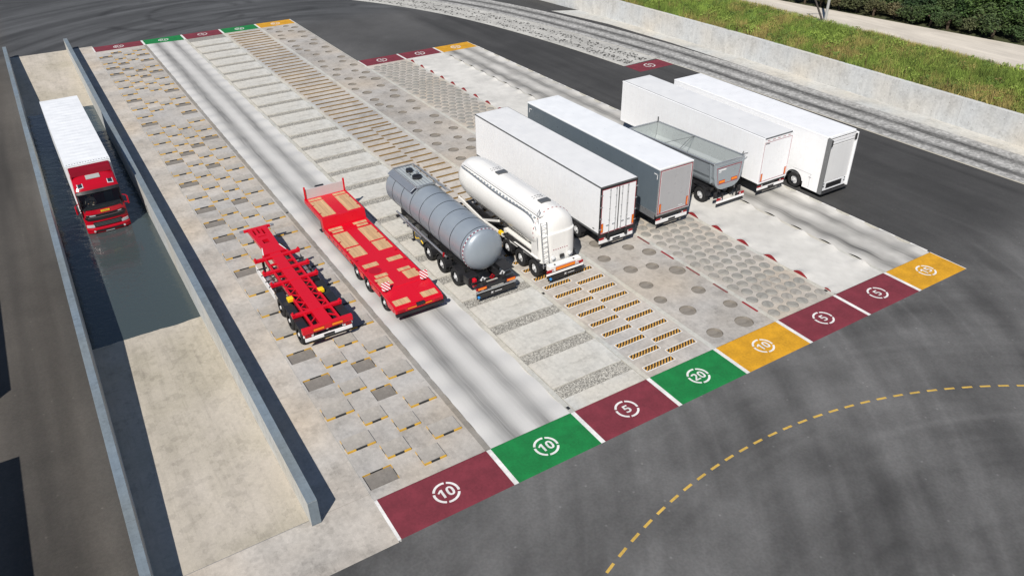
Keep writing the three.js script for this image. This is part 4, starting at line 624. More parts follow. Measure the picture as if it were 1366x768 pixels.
// ---------------------------------------------------------------- grey tipper trailer
{
  const t = thing('tipper_trailer', 'open grey half pipe tipper trailer standing on the twisted white lane', 'trailer', 23.48, 0, -10.72); t.rotation.x = -0.034;
  const U = (e) => { const p = []; p.push([-1.27 + e, 2.78]); p.push([-1.2 + e, 1.95]); for (let i = 0; i <= 8; i++) { const a = Math.PI + (i / 8) * Math.PI / 2 * 0.95; p.push([-0.35 + Math.cos(a) * (0.75 - e), 1.75 + Math.sin(a) * (0.7 - e)]); } const q = p.slice().reverse().map(([x, y]) => [-x, y]); return [...p, ...q]; };
  const outer = U(0), inner = U(0.05).reverse();
  obj('tipper_body', prismZ([...outer, ...inner], -7.9, -0.02), mat.tipper, t);
  obj('liner', prismZ([...U(0.052), ...U(0.066).reverse()], -7.85, -0.06), mat.tipperIn, t);
  const gate = U(-0.02); obj('tailgate', prismZ(gate.map(([x, y]) => [x, y]), 0, 0.07, 0.01), mat.tipper, t);
  obj('front_wall', at(prismZ(gate, -0.06, 0, 0.01), 0, 0.02, -7.92), mat.tipper, t); obj('front_liner', at(prismZ(U(0.07), -0.01, 0, 0), 0, 0.01, -7.88), mat.tipperIn, t);
  for (const s of [-1, 1]) { obj('top_rail', rbox(0.11, 0.11, 8.02, s * 1.27, 2.82, -3.95, 0.03), mat.alu, t); objs('side_rib', [-0.25, -7.6].map(z => sbar([s * 1.3, 2.75, z], [s * 1.13, 1.5, z], 0.07, 0.12)), mat.tipper, t); }
  objs('end_rail', [rbox(2.44, 0.1, 0.1, 0, 2.83, -7.95, 0.03), rbox(2.44, 0.07, 0.09, 0, 2.815, 0.035, 0.02)], mat.alu, t);
  obj('tarp_bow', new THREE.TubeGeometry(new THREE.CatmullRomCurve3([[1.22, 2.8, -4.3], [0.6, 2.92, -4.0], [0, 2.95, -3.7], [-0.6, 2.9, -3.4], [-1.22, 2.8, -3.1]].map(q => new THREE.Vector3(...q))), 14, 0.018, 5), mat.trim, t); obj('tarp_bow', bar([1.2, 2.82, -4.3], [-1.2, 2.84, -4.5], 0.014), mat.trim, t);
  objs('tarp_arm', [bar([1.3, 2.85, -0.2], [1.3, 3.05, -0.1], 0.03), bar([1.3, 2.9, -0.1], [1.62, 2.88, -0.05], 0.03), rbox(0.07, 0.45, 0.07, 1.24, 2.95, -7.9, 0.01)], mat.trim, t);
  const tape = obj('reflective_tape', [box(2.1, 0.04, 0.006, 0, 2.48, 0.073), sbar([-1.02, 2.46, 0.073], [-0.84, 1.42, 0.073], 0.03, 0.006), sbar([1.02, 2.46, 0.073], [0.84, 1.42, 0.073], 0.03, 0.006), box(1.66, 0.03, 0.006, 0, 1.41, 0.073)], mat.tapeRed, t);
  obj('gate_recess', [rbox(1.7, 0.03, 0.05, 0, 2.63, 0.08, 0.01), rbox(0.08, 0.5, 0.05, -1.12, 2.4, 0.075, 0.015), rbox(0.08, 0.5, 0.05, 1.12, 2.4, 0.075, 0.015)], mat.tipper, t); obj('small_lettering', [box(0.6, 0.08, 0.004, -0.55, 2.34, 0.074), box(0.2, 0.05, 0.004, -0.75, 2.22, 0.074)], mat.tapeWhite, t);
  for (const s of [-1, 1]) marker(t, s * 0.52, 1.56, 0.082, 0.52, 0.2, false);
  rear(t, 1.22, { y: 0.42, h: 0.12, z: 0.42, plate: 0 }); for (const s of [-1, 1]) obj('lamp_bracket', rbox(0.3, 0.42, 0.06, s * 1.0, 0.78, 0.12, 0.02), mat.black, t);
  chassis(t, 7.9, { y: 1.0, leg: 1.6 }); obj('subframe', [sbar([-1.05, 1.5, -0.3], [-0.6, 0.9, 0.1], 0.08, 0.08), sbar([1.05, 1.5, -0.3], [0.6, 0.9, 0.1], 0.08, 0.08), b2(-1.0, 1.0, 0.95, 1.12, -7.0, -0.3)], mat.black, t);
  wheels(t, 1.25, [-1.0, -2.31, -3.62]); mudguards(t, 1.25, [-1.0, -2.31, -3.62]);
}
// ---------------------------------------------------------------- grey tank trailer
{
  const t = thing('tank_trailer', 'grey metal cylinder tank trailer standing on the gravel joint lane', 'trailer', 5.95, 0, -9.2), yc = 2.2, r = 1.14, z0 = -1.25, z1 = -10.75;
  const cap = [[0.001, 0.42], [0.35, 0.4], [0.7, 0.32], [0.95, 0.2], [1.08, 0.08], [r, -0.06]];
  const pr = [...cap.map(([a, b]) => [a, b]), [r, -9.4]].map(([a, b]) => new THREE.Vector2(a, b)), pf = [[r, -9.4], [1.08, -9.56], [0.9, -9.68], [0.6, -9.76], [0.001, -9.8]].map(q => new THREE.Vector2(...q));
  obj('tank_shell', at(new THREE.LatheGeometry([...pr, ...pf].reverse(), 56), 0, yc, z0, Math.PI / 2), mat.tank, t);
  for (let k = 0; k < 8; k++) obj('tank_band', at(new THREE.LatheGeometry([[r - 0.004, -0.022], [r + 0.012, -0.018], [r + 0.012, 0.018], [r - 0.004, 0.022]].map(q => new THREE.Vector2(...q)), 56), 0, yc, z0 - 0.35 - k * 1.17, Math.PI / 2), mat.tankBand, t);
  { const d = [], w = []; for (let k = 0; k < 64; k++) { const a = k / 64 * TAU; const g = box(0.075, 0.012, 0.06, 0, 0, 0); g.translate(0, r + 0.004, 0); g.rotateZ(a); g.translate(0, yc, z0 - 0.1); (k % 2 ? w : d).push(g); } obj('reflective_tape', d, mat.tapeRed, t); obj('white_tape', w, mat.tapeWhite, t); }
  // walkway tray on the crown
  obj('tray_floor', [b2(-0.55, 0.55, yc + r - 0.03, yc + r + 0.03, z0 - 9.2, z0 - 6.3)], mat.tipperIn, t);
  for (const s of [-1, 1]) { const zb = s > 0 ? z0 - 5.1 : z0 - 6.25; obj('tray_side', [at(new RoundedBoxGeometry(0.42, 0.03, zb - (z0 - 9.3), 1, 0.01), s * 0.82, yc + r - 0.06, (zb + z0 - 9.3) / 2, 0, 0, s * -0.55), rbox(0.05, 0.1, zb - (z0 - 9.3), s * 0.64, yc + r + 0.06, (zb + z0 - 9.3) / 2, 0.015)], mat.alu, t); }
  obj('tray_end', [b2(-0.6, 0.6, yc + r - 0.05, yc + r + 0.08, z0 - 9.34, z0 - 9.28), b2(-0.6, 0.6, yc + r - 0.05, yc + r + 0.08, z0 - 6.3, z0 - 6.25)], mat.alu, t); objs('walk_grating', [0, 1, 2, 3, 4, 5].map(k => box(0.03, 0.02, 2.8, -0.5 + k * 0.2, yc + r + 0.045, z0 - 7.8)), mat.alu, t);
  obj('manhole', [cylY(0.28, 0.14, 0, yc + r + 0.1, z0 - 7.4, 20), cylY(0.2, 0.2, 0, yc + r + 0.12, z0 - 8.4, 16), box(0.4, 0.05, 0.06, 0, yc + r + 0.19, z0 - 7.4)], mat.black, t); objs('valve', [-0.25, 0.25].map(x => cylY(0.06, 0.22, x, yc + r + 0.1, z0 - 7.9, 10)), mat.alu, t);
  objs('saddle', [[-1.2], [-3.2], [-5.2], [-8.8]].flatMap(([z]) => [box(1.3, 0.4, 0.2, 0, 1.02, z - 1)]), mat.black, t);
  chassis(t, 10.4, { y: 0.92, leg: 2.6 }); wheels(t, 1.24, [-2.2, -3.75, -5.3]); mudguards(t, 1.24, [-2.2, -3.75, -5.3]);
  obj('side_pipe', [bar([-1.12, 1.25, -9.4], [-1.15, 1.2, -3.2], 0.06, 10), bar([-1.12, 1.05, -9.0], [-1.15, 1.02, -6.2], 0.04, 8)], mat.alu, t); obj('pump_box', [rbox(0.5, 0.5, 0.7, -0.95, 0.75, -6.6, 0.03)], mat.trim, t); obj('hose', new THREE.TubeGeometry(new THREE.CatmullRomCurve3([[-1.1, 0.9, -7.1], [-1.2, 0.7, -6.8], [-1.18, 0.85, -6.4], [-1.1, 0.6, -6.1]].map(q => new THREE.Vector3(...q))), 12, 0.035, 6), mat.amberBox, t);
  obj('toolbox', [rbox(0.55, 0.5, 0.55, -0.9, 0.85, -1.1, 0.03)], mat.black, t); obj('extinguisher_box', rbox(0.18, 0.5, 0.22, -0.93, 0.86, -0.62, 0.03), mat.red, t); obj('pipe_clip', [rbox(0.1, 0.26, 0.1, -1.2, 1.25, -3.4, 0.03)], mat.tail, t);
  for (const [x, m] of [[-0.55, mat.tapeWhite], [0, mat.tail], [0.6, mat.tapeWhite]]) { const p = obj('hazard_plate', box(0.24, 0.24, 0.012, x, 1.05, -0.42, 0, 0, Math.PI / 4), m, t); obj('hazard_symbol', box(0.09, 0.09, 0.005, x, 1.08, -0.412, 0, 0, 0), mat.black, p); }
  for (const s of [-1, 1]) marker(t, s * 0.85, 0.84, 0.03, 0.52, 0.17, false); rear(t, 1.22, { y: 0.6, h: 0.09, m: mat.alu, plate: 0 }); obj('rear_flap', box(2.3, 0.26, 0.025, 0, 0.37, -0.03), mat.black, t); crossMark(t, -0.25, 0.4, -0.014, mat.tapeWhite); obj('rear_crossbeam', b2(-1.15, 1.15, 0.78, 0.9, -0.3, -0.06), mat.black, t);
  obj('blue_cap', cylZ(0.07, 0.06, -1.05, 0.36, 0.0, 14), mat.blueLens, t); obj('wing_panel', rbox(0.62, 0.04, 1.1, 0.98, 1.2, -0.9, 0.015), mat.black, t);
}
// ---------------------------------------------------------------- white silo trailer
{
  const t = thing('silo_trailer', 'white rounded silo trailer with rear ladder standing on the striped bump lane', 'trailer', 9.85, 0, -8.65), yc = 2.52, r = 1.24;
  // shell: rings along z with their own size and droop
  const rings = [[-0.62, 0.001, 0], [-0.64, 0.4, 0], [-0.7, 0.76, 0], [-0.84, 1.0, 0], [-1.1, 1.16, 0], [-1.5, r, 0], [-3.0, r, 0], [-6.0, r, 0], [-8.4, r, 0], [-9.2, 1.16, 0.02], [-9.7, 1.0, 0.06], [-10.05, 0.72, 0.12], [-10.2, 0.3, 0.16], [-10.22, 0.001, 0.18]], n = 48, P = [], I = [];
  rings.forEach(([z, q, dy], k) => { const y = k < 5 ? yc + dy * 0.4 : yc + dy; for (let i = 0; i <= n; i++) { const a = i / n * TAU; P.push(Math.sin(a) * q, y + Math.cos(a) * q, z); } });
  for (let k = 0; k < rings.length - 1; k++) for (let i = 0; i < n; i++) { const a = k * (n + 1) + i, b = a + n + 1; I.push(a, b, a + 1, a + 1, b, b + 1); }
  const g = new THREE.BufferGeometry(); g.setAttribute('position', new THREE.Float32BufferAttribute(P, 3)); g.setAttribute('uv', new THREE.Float32BufferAttribute(new Float32Array(P.length / 3 * 2), 2)); g.setIndex(I); g.computeVertexNormals(); uvMetres(g); g.userData.ready = true; obj('silo_shell', g, mat.silo, t);
  for (const z of [-2.9, -5.6, -8.2]) obj('hopper', at(new THREE.CylinderGeometry(1.12, 0.22, 1.35, 32, 1), 0, 1.42, z), mat.silo, t);
  const sk = new THREE.Shape(); sk.moveTo(-1.06, -1.6); sk.lineTo(-1.06, -1.0); sk.quadraticCurveTo(-1.0, -0.6, -0.5, -0.56); sk.lineTo(0.5, -0.56); sk.quadraticCurveTo(1.0, -0.6, 1.06, -1.0); sk.lineTo(1.06, -1.6);
  const skg = new THREE.ExtrudeGeometry(sk, { depth: 1.62, bevelEnabled: true, bevelSize: 0.03, bevelThickness: 0.05, bevelSegments: 2, curveSegments: 10 }); skg.rotateX(Math.PI / 2); skg.translate(0, 2.6, 0); obj('rear_skirt', skg, mat.silo, t);
  { const d = [], w = []; for (let k = -16; k <= 16; k++) { const a = k / 16 * 1.75, q = box(0.1, 0.012, 0.05, 0, r - 0.04, 0); q.rotateZ(a); q.translate(0, yc + 0.01, -1.32); (k % 2 ? w : d).push(q); } for (let k = 0; k < 13; k++) (k % 2 ? w : d).push(box(0.07, 0.04, 0.006, -0.42 + k * 0.07, 1.7, -0.525)); obj('reflective_tape', d, mat.tapeRed, t); obj('white_tape', w, mat.tapeWhite, t); }
  for (const z of [-2.15, -6.45]) { const b = obj('dome_cover', [rbox(0.62, 0.1, 0.4, 0.05, yc + r + 0.02, z, 0.03)], mat.trim, t); obj('small_lettering', [-0.2, -0.05, 0.1, 0.25].flatMap((x, i) => [box(0.11, 0.003, 0.05, x * 1.1, yc + r + 0.002 - x * x * 0.4, z - 0.55), box(0.11, 0.003, 0.05, x * 1.1 + 0.03, yc + r + 0.002 - x * x * 0.4, z - 0.75)]), mat.trim, b); }
  obj('walkway', [rbox(0.3, 0.03, 8.2, -0.78, yc + 0.99, -5.2, 0.01), bar([-0.94, yc + 1.02, -9.2], [-0.94, yc + 1.02, -1.2], 0.025)], mat.silo, t); objs('walkway_grip', Array.from({ length: 22 }, (_, k) => box(0.1, 0.01, 0.16, -0.94 - 0.05, yc + 0.83, -1.5 - k * 0.34, 0, 0, 0.85)), mat.tipper, t);
  obj('top_pipe', new THREE.TubeGeometry(new THREE.CatmullRomCurve3([[-1.0, yc + 0.86, -9.2], [-1.08, yc + 0.78, -5], [-1.06, yc + 0.8, -1.8], [-1.1, yc + 0.4, -1.2], [-1.05, 1.6, -1.0]].map(q => new THREE.Vector3(...q))), 30, 0.045, 8), mat.alu, t);
  const lx = -0.95; obj('ladder', [bar([lx - 0.17, 0.85, -0.42], [lx - 0.17, yc + 0.85, -0.75], 0.02), bar([lx + 0.17, 0.85, -0.38], [lx + 0.17, yc + 0.9, -0.72], 0.02), ...Array.from({ length: 10 }, (_, k) => bar([lx - 0.17, 1.0 + k * 0.26, -0.43 - k * 0.033], [lx + 0.17, 1.0 + k * 0.26, -0.4 - k * 0.033], 0.014))], mat.alu, t);
  obj('ladder_hoop', [bar([-1.15, yc + 0.8, -1.0], [-1.15, yc + 1.25, -1.0], 0.02), bar([-1.15, yc + 1.25, -1.0], [-0.8, yc + 1.3, -1.3], 0.02), bar([-0.8, yc + 1.3, -1.3], [-0.8, yc + 1.0, -1.3], 0.02)], mat.alu, t);
  for (const s of [-1, 1]) { obj('frame_rail', [sbar([s * 1.1, 1.25, -9.6], [s * 1.16, 0.98, -6.8], 0.1, 0.18), sbar([s * 1.16, 0.98, -6.8], [s * 1.1, 1.12, -1.0], 0.1, 0.16), sbar([s * 1.13, 1.05, -6.6], [s * 1.1, 1.7, -4.9], 0.08, 0.12)], mat.silo, t); }
  obj('support_web', [b2(-0.8, 0.8, 0.9, 1.15, -4.9, -0.6)], mat.silo, t); objs('rear_fittings', [cylZ(0.12, 0.05, -0.5, 1.3, -0.45, 16), cylZ(0.12, 0.05, 0.55, 1.3, -0.45, 16), cylZ(0.06, 0.08, -0.5, 1.3, -0.42, 10), cylZ(0.06, 0.08, 0.55, 1.3, -0.42, 10)], mat.roofWhite, t); obj('control_box', rbox(0.26, 0.2, 0.06, 0.05, 1.28, -0.44, 0.01), mat.black, t);
  marker(t, 0.0, 0.88, -0.02, 1.25, 0.2, false); rear(t, 1.22, { y: 0.62, h: 0.1, m: mat.tapeWhite, plate: 0 }); obj('rear_panel', rb2(-0.95, 1.05, 0.72, 1.05, -0.42, -0.06, 0.02), mat.silo, t); obj('rear_flap', box(2.2, 0.24, 0.025, 0, 0.39, -0.03), mat.black, t); crossMark(t, 0.0, 0.42, -0.014, mat.tapeWhite); obj('blue_cap', cylZ(0.07, 0.06, -0.95, 0.38, 0.0, 14), mat.blueLens, t);
  chassis(t, 10, { y: 0.86, leg: 2.4, m: mat.black }); wheels(t, 1.22, [-1.25, -2.6, -3.95]); mudguards(t, 1.22, [-1.25, -2.6, -3.95]); obj('hose_rack', [bar([-1.1, 0.75, -9], [-1.1, 0.7, -5.2], 0.07, 8), bar([-1.0, 0.6, -9], [-1.0, 0.58, -5.2], 0.06, 8), bar([-1.12, 0.5, -8.8], [-1.12, 0.5, -5.0], 0.04, 8)], mat.black, t); obj('yellow_box', rbox(0.2, 0.2, 0.35, -1.1, 1.05, -4.7, 0.03), mat.amberBox, t);
  for (const s of [-1, 1]) obj('fender_top', [rbox(0.36, 0.03, 3.6, s * 1.04, 1.13, -2.6, 0.01)], mat.black, t);
}
// ---------------------------------------------------------------- red low loader
{
  const t = thing('low_loader_trailer', 'red low loader trailer with wooden deck boards standing on the smooth pale lane', 'trailer', 1.95, 0, -9.85), h = 1.3, yd = 0.92, yg = 1.5;
  obj('deck', [rb2(-h + 0.08, h - 0.08, yd - 0.09, yd, -9.62, -1.72, 0.015), rb2(-0.8, 0.8, yd - 0.3, yd - 0.1, -9.6, -1.8, 0.015), at(new RoundedBoxGeometry(2 * h - 0.16, 0.12, 1.56, 1, 0.015), 0, yd - 0.13, -0.95, 0.09)], mat.red, t);
  for (const s of [-1, 1]) obj('side_beam', [rb2(s > 0 ? h - 0.1 : -h, s > 0 ? h : -h + 0.1, yd - 0.34, yd + 0.012, -9.75, -5.6, 0.02), rb2(s > 0 ? h - 0.1 : -h, s > 0 ? h : -h + 0.1, yd - 0.1, yd + 0.012, -5.59, -1.7, 0.02), sbar([s * (h - 0.05), yd - 0.06, -1.7], [s * (h - 0.05), yd - 0.2, -0.2], 0.1, 0.14)], mat.red, t);
  obj('gooseneck', [prismX([[-9.6, yd - 0.2], [-9.75, yg], [-12.75, yg + 0.02], [-12.75, yg - 0.24], [-10.1, yg - 0.3], [-9.95, yd - 0.3]], -h, h, 0.015)], mat.red, t);
  obj('bulkhead', rb2(-h + 0.12, h - 0.12, yg, yg + 0.62, -12.72, -12.66, 0.01), coat(lin(0.55, 0.5, 0.5), 0.5), t); for (const s of [-1, 1]) obj('stake', rbox(0.1, 0.8, 0.1, s * (h - 0.08), yg + 0.4, -12.66, 0.015), mat.red, t);
  obj('equipment', [cylX(0.16, 0.5, -0.2, yg + 0.45, -12.95, 12), rbox(0.9, 0.25, 0.3, -0.1, yg + 0.3, -12.95, 0.04)], mat.black, t);
  const W = [[-1.14, -0.34, -9.75, -9.55], [-1.14, -0.45, -9.42, -8.85], [-1.16, -0.32, -8.62, -6.86], [-1.14, -0.33, -6.7, -5.6], [-1.1, -0.28, -4.6, -4.2], [-0.98, -0.3, -3.26, -2.98], [-1.12, -0.42, -2.84, -2.12]];
  const slots = [[...[-1.14, -0.34, -9.42, -9.16], yd], [-1.08, -0.42, -9.05, -8.82, yd], [-1.16, -0.32, -8.62, -6.86, yd], [-1.14, -0.33, -6.7, -5.6, yd], [-1.1, -0.28, -4.6, -4.2, yd], [-0.98, -0.3, -3.28, -3.0, yd], [-1.12, -0.4, -2.9, -2.12, yd], [-1.14, -0.36, -12.5, -12.24, yg + 0.012], [-1.16, -0.36, -12.12, -9.95, yg + 0.012]];
  for (const s of [-1, 1]) for (const [a, b, c, d, y] of slots) obj('wood_panel', rb2(Math.min(a * -s, b * -s), Math.max(a * -s, b * -s), y - 0.04, y + 0.014, c, d, 0.006), mat.wood, t);
  for (const s of [-1, 1]) obj('wood_panel', at(new RoundedBoxGeometry(0.82, 0.04, 0.45, 1, 0.006), s * 0.75, yd - 0.118, -0.5, 0.09), mat.wood, t);
  for (const s of [-1, 1]) objs('lashing_ring', [-11.6, -10.4, -8.9, -7.6, -6.4, -5.2, -4.0, -2.6].map(z => rbox(0.14, 0.03, 0.1, s * (h - 0.16), (z < -9.7 ? yg : yd) + 0.016, z, 0.008)), mat.tail, t);
  obj('deck_disc', cylY(0.34, 0.012, -0.72, yd + 0.003, -3.75, 28), mat.cabRed, t); obj('deck_hinge', cylX(0.04, 2.3, 0, yd - 0.01, -1.74, 10), mat.red, t);
  const hz = colorTex(64, 64, (u, v) => ((u + v) * 2.5 % 1) < 0.5 ? [0.55, 0.01, 0.02] : [0.82, 0.82, 0.82]), hm = std(lin(1, 1, 1), { map: hz, roughness: 0.5 });
  for (const s of [-1, 1]) { const g = new THREE.BoxGeometry(0.44, 0.44, 0.02); const o = obj('warning_board', at(g, s * (h - 0.25), yd + 0.28, -1.62, -0.25, 0, 0), hm, t, true); obj('board_foot', box(0.1, 0.08, 0.3, s * (h - 0.25), yd + 0.03, -1.7), mat.black, o); }
  for (const s of [-1, 1]) { objs('side_pocket', Array.from({ length: 7 }, (_, k) => box(0.008, 0.12, 0.1, s * (h + 0.003), yd - 0.16, -8.8 + k * 0.62)), mat.black, t); obj('side_guard', [rbox(0.05, 0.1, 4.4, s * (h - 0.05), yd - 0.5, -7.2, 0.01)], mat.alu, t); objs('side_reflector', Array.from({ length: 5 }, (_, k) => box(0.008, 0.05, 0.14, s * (h + 0.003), yd - 0.28, -9 + k * 1.6)), mat.orange, t); }
  obj('rear_beam', [rb2(-h, h, 0.5, 0.74, -0.26, -0.02, 0.02)], mat.red, t); for (const s of [-1, 1]) { obj('tail_light', rbox(0.4, 0.1, 0.03, s * 1.0, 0.62, -0.01, 0.01), mat.tail, t); } for (const s of [-0.42, 0.42]) marker(t, s, 0.64, -0.005, 0.55, 0.12, false); obj('winch', [cylX(0.09, 0.35, 0, 0.72, -0.03, 12), rbox(0.12, 0.14, 0.14, 0.22, 0.72, -0.03, 0.02)], mat.black, t);
  obj('bumper', rb2(-h, h, 0.34, 0.48, -0.12, 0.06, 0.02), mat.black, t); obj('buffer_arm', [rbox(0.14, 0.2, 0.2, h + 0.05, 0.6, -0.05, 0.02)], mat.black, t);
  objs('wheel_apron', [-1, 1].flatMap(s => [[-0.98, -0.3], [-3.0, -1.98], [-4.46, -4.03]].map(([a, b]) => box(0.03, 0.3, b - a, s * (h - 0.02), 0.6, (a + b) / 2))), mat.red, t);
  wheels(t, 1.31, [-1.45, -3.52, -4.95], 'b', 0.42); for (const z of [-1.45, -3.52, -4.95]) for (const s of [-1, 1]) obj('wheel_arch', arc(0.46, 0.49, 0.3, Math.PI - 0.3, s * 1.14 - 0.17, s * 1.14 + 0.17, 0.42, z), mat.red, t); obj('underframe', [b2(-0.5, 0.5, 0.42, 0.64, -9.4, -0.6)], mat.black, t); for (const s of [-1, 1]) obj('landing_leg', [rbox(0.16, 1.1, 0.16, s * 0.9, 0.72, -11.2, 0.02), rbox(0.36, 0.05, 0.36, s * 0.9, 0.03, -11.2, 0.015)], mat.black, t);
}
// ---------------------------------------------------------------- red container chassis
{
  const t = thing('container_chassis', 'bare red skeletal container chassis standing on the plate lane', 'trailer', -2.66, 0, -10.02), y = 1.2;
  obj('spine', [rb2(-0.3, 0.3, y - 0.32, y, -8.0, -0.15, 0.02)], mat.red, t);
  for (const s of [-1, 1]) obj('side_rail', [rb2(s > 0 ? 0.6 : -0.7, s > 0 ? 0.7 : -0.6, y - 0.2, y - 0.02, -7.9, -0.15, 0.015)], mat.red, t);
  for (const z of [-7.5, -6.0, -4.7, -1.48]) { const o = obj('cross_beam', [rbox(2.44, 0.16, 0.2, 0, y - 0.06, z, 0.02)], mat.red, t); objs('twist_lock', [-1, 1].flatMap(s => [rbox(0.16, 0.1, 0.2, s * 1.16, y + 0.02, z, 0.02), cylY(0.04, 0.1, s * 1.16, y + 0.1, z, 8)]), mat.red, o); }
  const cells = [-7.0, -6.5, -5.5, -5.1, -4.1, -3.4, -2.7, -2.0, -0.9]; for (const s of [-1, 1]) { for (let k = 0; k < 6; k++) obj('lattice_brace', [sbar([s * 0.28, y - 0.08, -4.5 + k * 0.72], [s * 0.63, y - 0.08, -4.15 + k * 0.72], 0.06, 0.06), sbar([s * 0.63, y - 0.08, -4.15 + k * 0.72], [s * 0.28, y - 0.08, -3.8 + k * 0.72], 0.06, 0.06)].slice(0, k < 4 ? 2 : 1), mat.red, t); for (const z of [-6.75, -5.35]) obj('web_bar', rbox(0.36, 0.12, 0.08, s * 0.46, y - 0.08, z, 0.01), mat.red, t); }
  obj('end_beam', [rb2(-1.22, 1.22, y - 0.28, y + 0.02, -0.2, 0.0, 0.02)], mat.red, t);
  const nk = new THREE.Shape(); nk.moveTo(-0.6, 7.85); nk.lineTo(0.6, 7.85); nk.lineTo(0.46, 8.5); nk.lineTo(0.54, 11.25); nk.lineTo(-0.54, 11.25); nk.lineTo(-0.46, 8.5); for (const [a, b, c, d] of [[-0.2, 0.12, 9.1, 9.55]]) nk.holes.push(pathOf([[a, c], [b, c], [b, d], [a, d]])); for (const [a, b, c, d] of [[-0.34, -0.24, 10.3, 11.0], [-0.1, -0.0, 10.4, 11.0], [0.14, 0.24, 10.2, 10.9], [-0.26, 0.2, 9.95, 10.04]]) nk.holes.push(pathOf([[a, c], [b, c], [b, d], [a, d]]));
  const ng = new THREE.ExtrudeGeometry(nk, { depth: 0.2, bevelEnabled: false }); ng.rotateX(-Math.PI / 2); ng.translate(0, y - 0.18, 0); obj('neck', ng, mat.red, t); obj('neck_underside', b2(-0.42, 0.42, y - 0.26, y - 0.185, -11.0, -8.2), mat.black, t);
  obj('front_beam', [rbox(1.5, 0.14, 0.16, 0, y - 0.06, -11.2, 0.02)], mat.red, t); for (const s of [-1, 1]) obj('front_lock', [rbox(0.22, 0.1, 0.16, s * 0.86, y - 0.05, -11.2, 0.02)], mat.alu, t); objs('neck_rail', [sbar([-0.62, y - 0.02, -7.9], [-0.47, y + 0.02, -8.6], 0.04, 0.04), sbar([0.62, y - 0.02, -7.9], [0.47, y + 0.02, -8.6], 0.04, 0.04)], mat.tapeWhite, t);
  for (const s of [-0.45, 0.45]) marker(t, s, y - 0.14, 0.008, 0.56, 0.17, false); rear(t, 1.2, { y: 0.6, h: 0.18 }); objs('lamp_panel', [-1, 1].map(s => rbox(0.5, 0.2, 0.05, s * 0.95, 0.82, -0.1, 0.02)), mat.tapeWhite, t);
  const zs = [-0.85, -2.2, -3.55]; wheels(t, 1.22, zs); for (const z of zs) for (const s of [-1, 1]) obj('mudguard', [rbox(0.42, 0.03, 0.98, s * 1.02, 1.06, z, 0.01), at(new RoundedBoxGeometry(0.42, 0.03, 0.3, 1, 0.01), s * 1.02, 0.97, z + 0.6, 0.6), at(new RoundedBoxGeometry(0.42, 0.03, 0.3, 1, 0.01), s * 1.02, 0.97, z - 0.6, -0.6)], mat.black, t);
  for (const s of [-1, 1]) { obj('wheel_chock', rbox(0.3, 0.2, 0.32, s * 0.78, 1.12, -3.05, 0.04), mat.amberBox, t); obj('chock_holder', [rbox(0.3, 0.3, 0.06, s * 0.95, 1.0, -4.3, 0.01), bar([s * 0.8, 1.0, -4.25], [s * 1.15, 0.98, -4.5], 0.025)], mat.black, t); obj('side_panel', rbox(0.05, 0.42, 3.1, s * 1.2, 0.72, -5.9, 0.015), s < 0 ? mat.tapeWhite : mat.trim, t); obj('air_tank', cylZ(0.17, 1.0, s * 0.95, 0.78, -5.6, 16), mat.alu, t); objs('bracket', [-5.0, -5.6, -6.3, -7.0].map(z => rbox(0.5, 0.06, 0.08, s * 1.0, 0.92, z, 0.01)), mat.black, t); obj('landing_leg', [rbox(0.13, 0.9, 0.13, s * 0.75, 0.6, -7.7, 0.015), rbox(0.3, 0.05, 0.3, s * 0.75, 0.03, -7.7, 0.015)], mat.black, t); }
  obj('underframe', [b2(-0.62, -0.5, 0.7, 0.98, -7.8, -0.3), b2(0.5, 0.62, 0.7, 0.98, -7.8, -0.3)], mat.black, t); obj('air_hose', [new THREE.TubeGeometry(new THREE.CatmullRomCurve3([[-0.5, 0.9, -7.2], [-0.3, 0.75, -6], [-0.42, 0.8, -4.5], [-0.3, 0.8, -2]].map(q => new THREE.Vector3(...q))), 16, 0.03, 6)], mat.black, t);
}
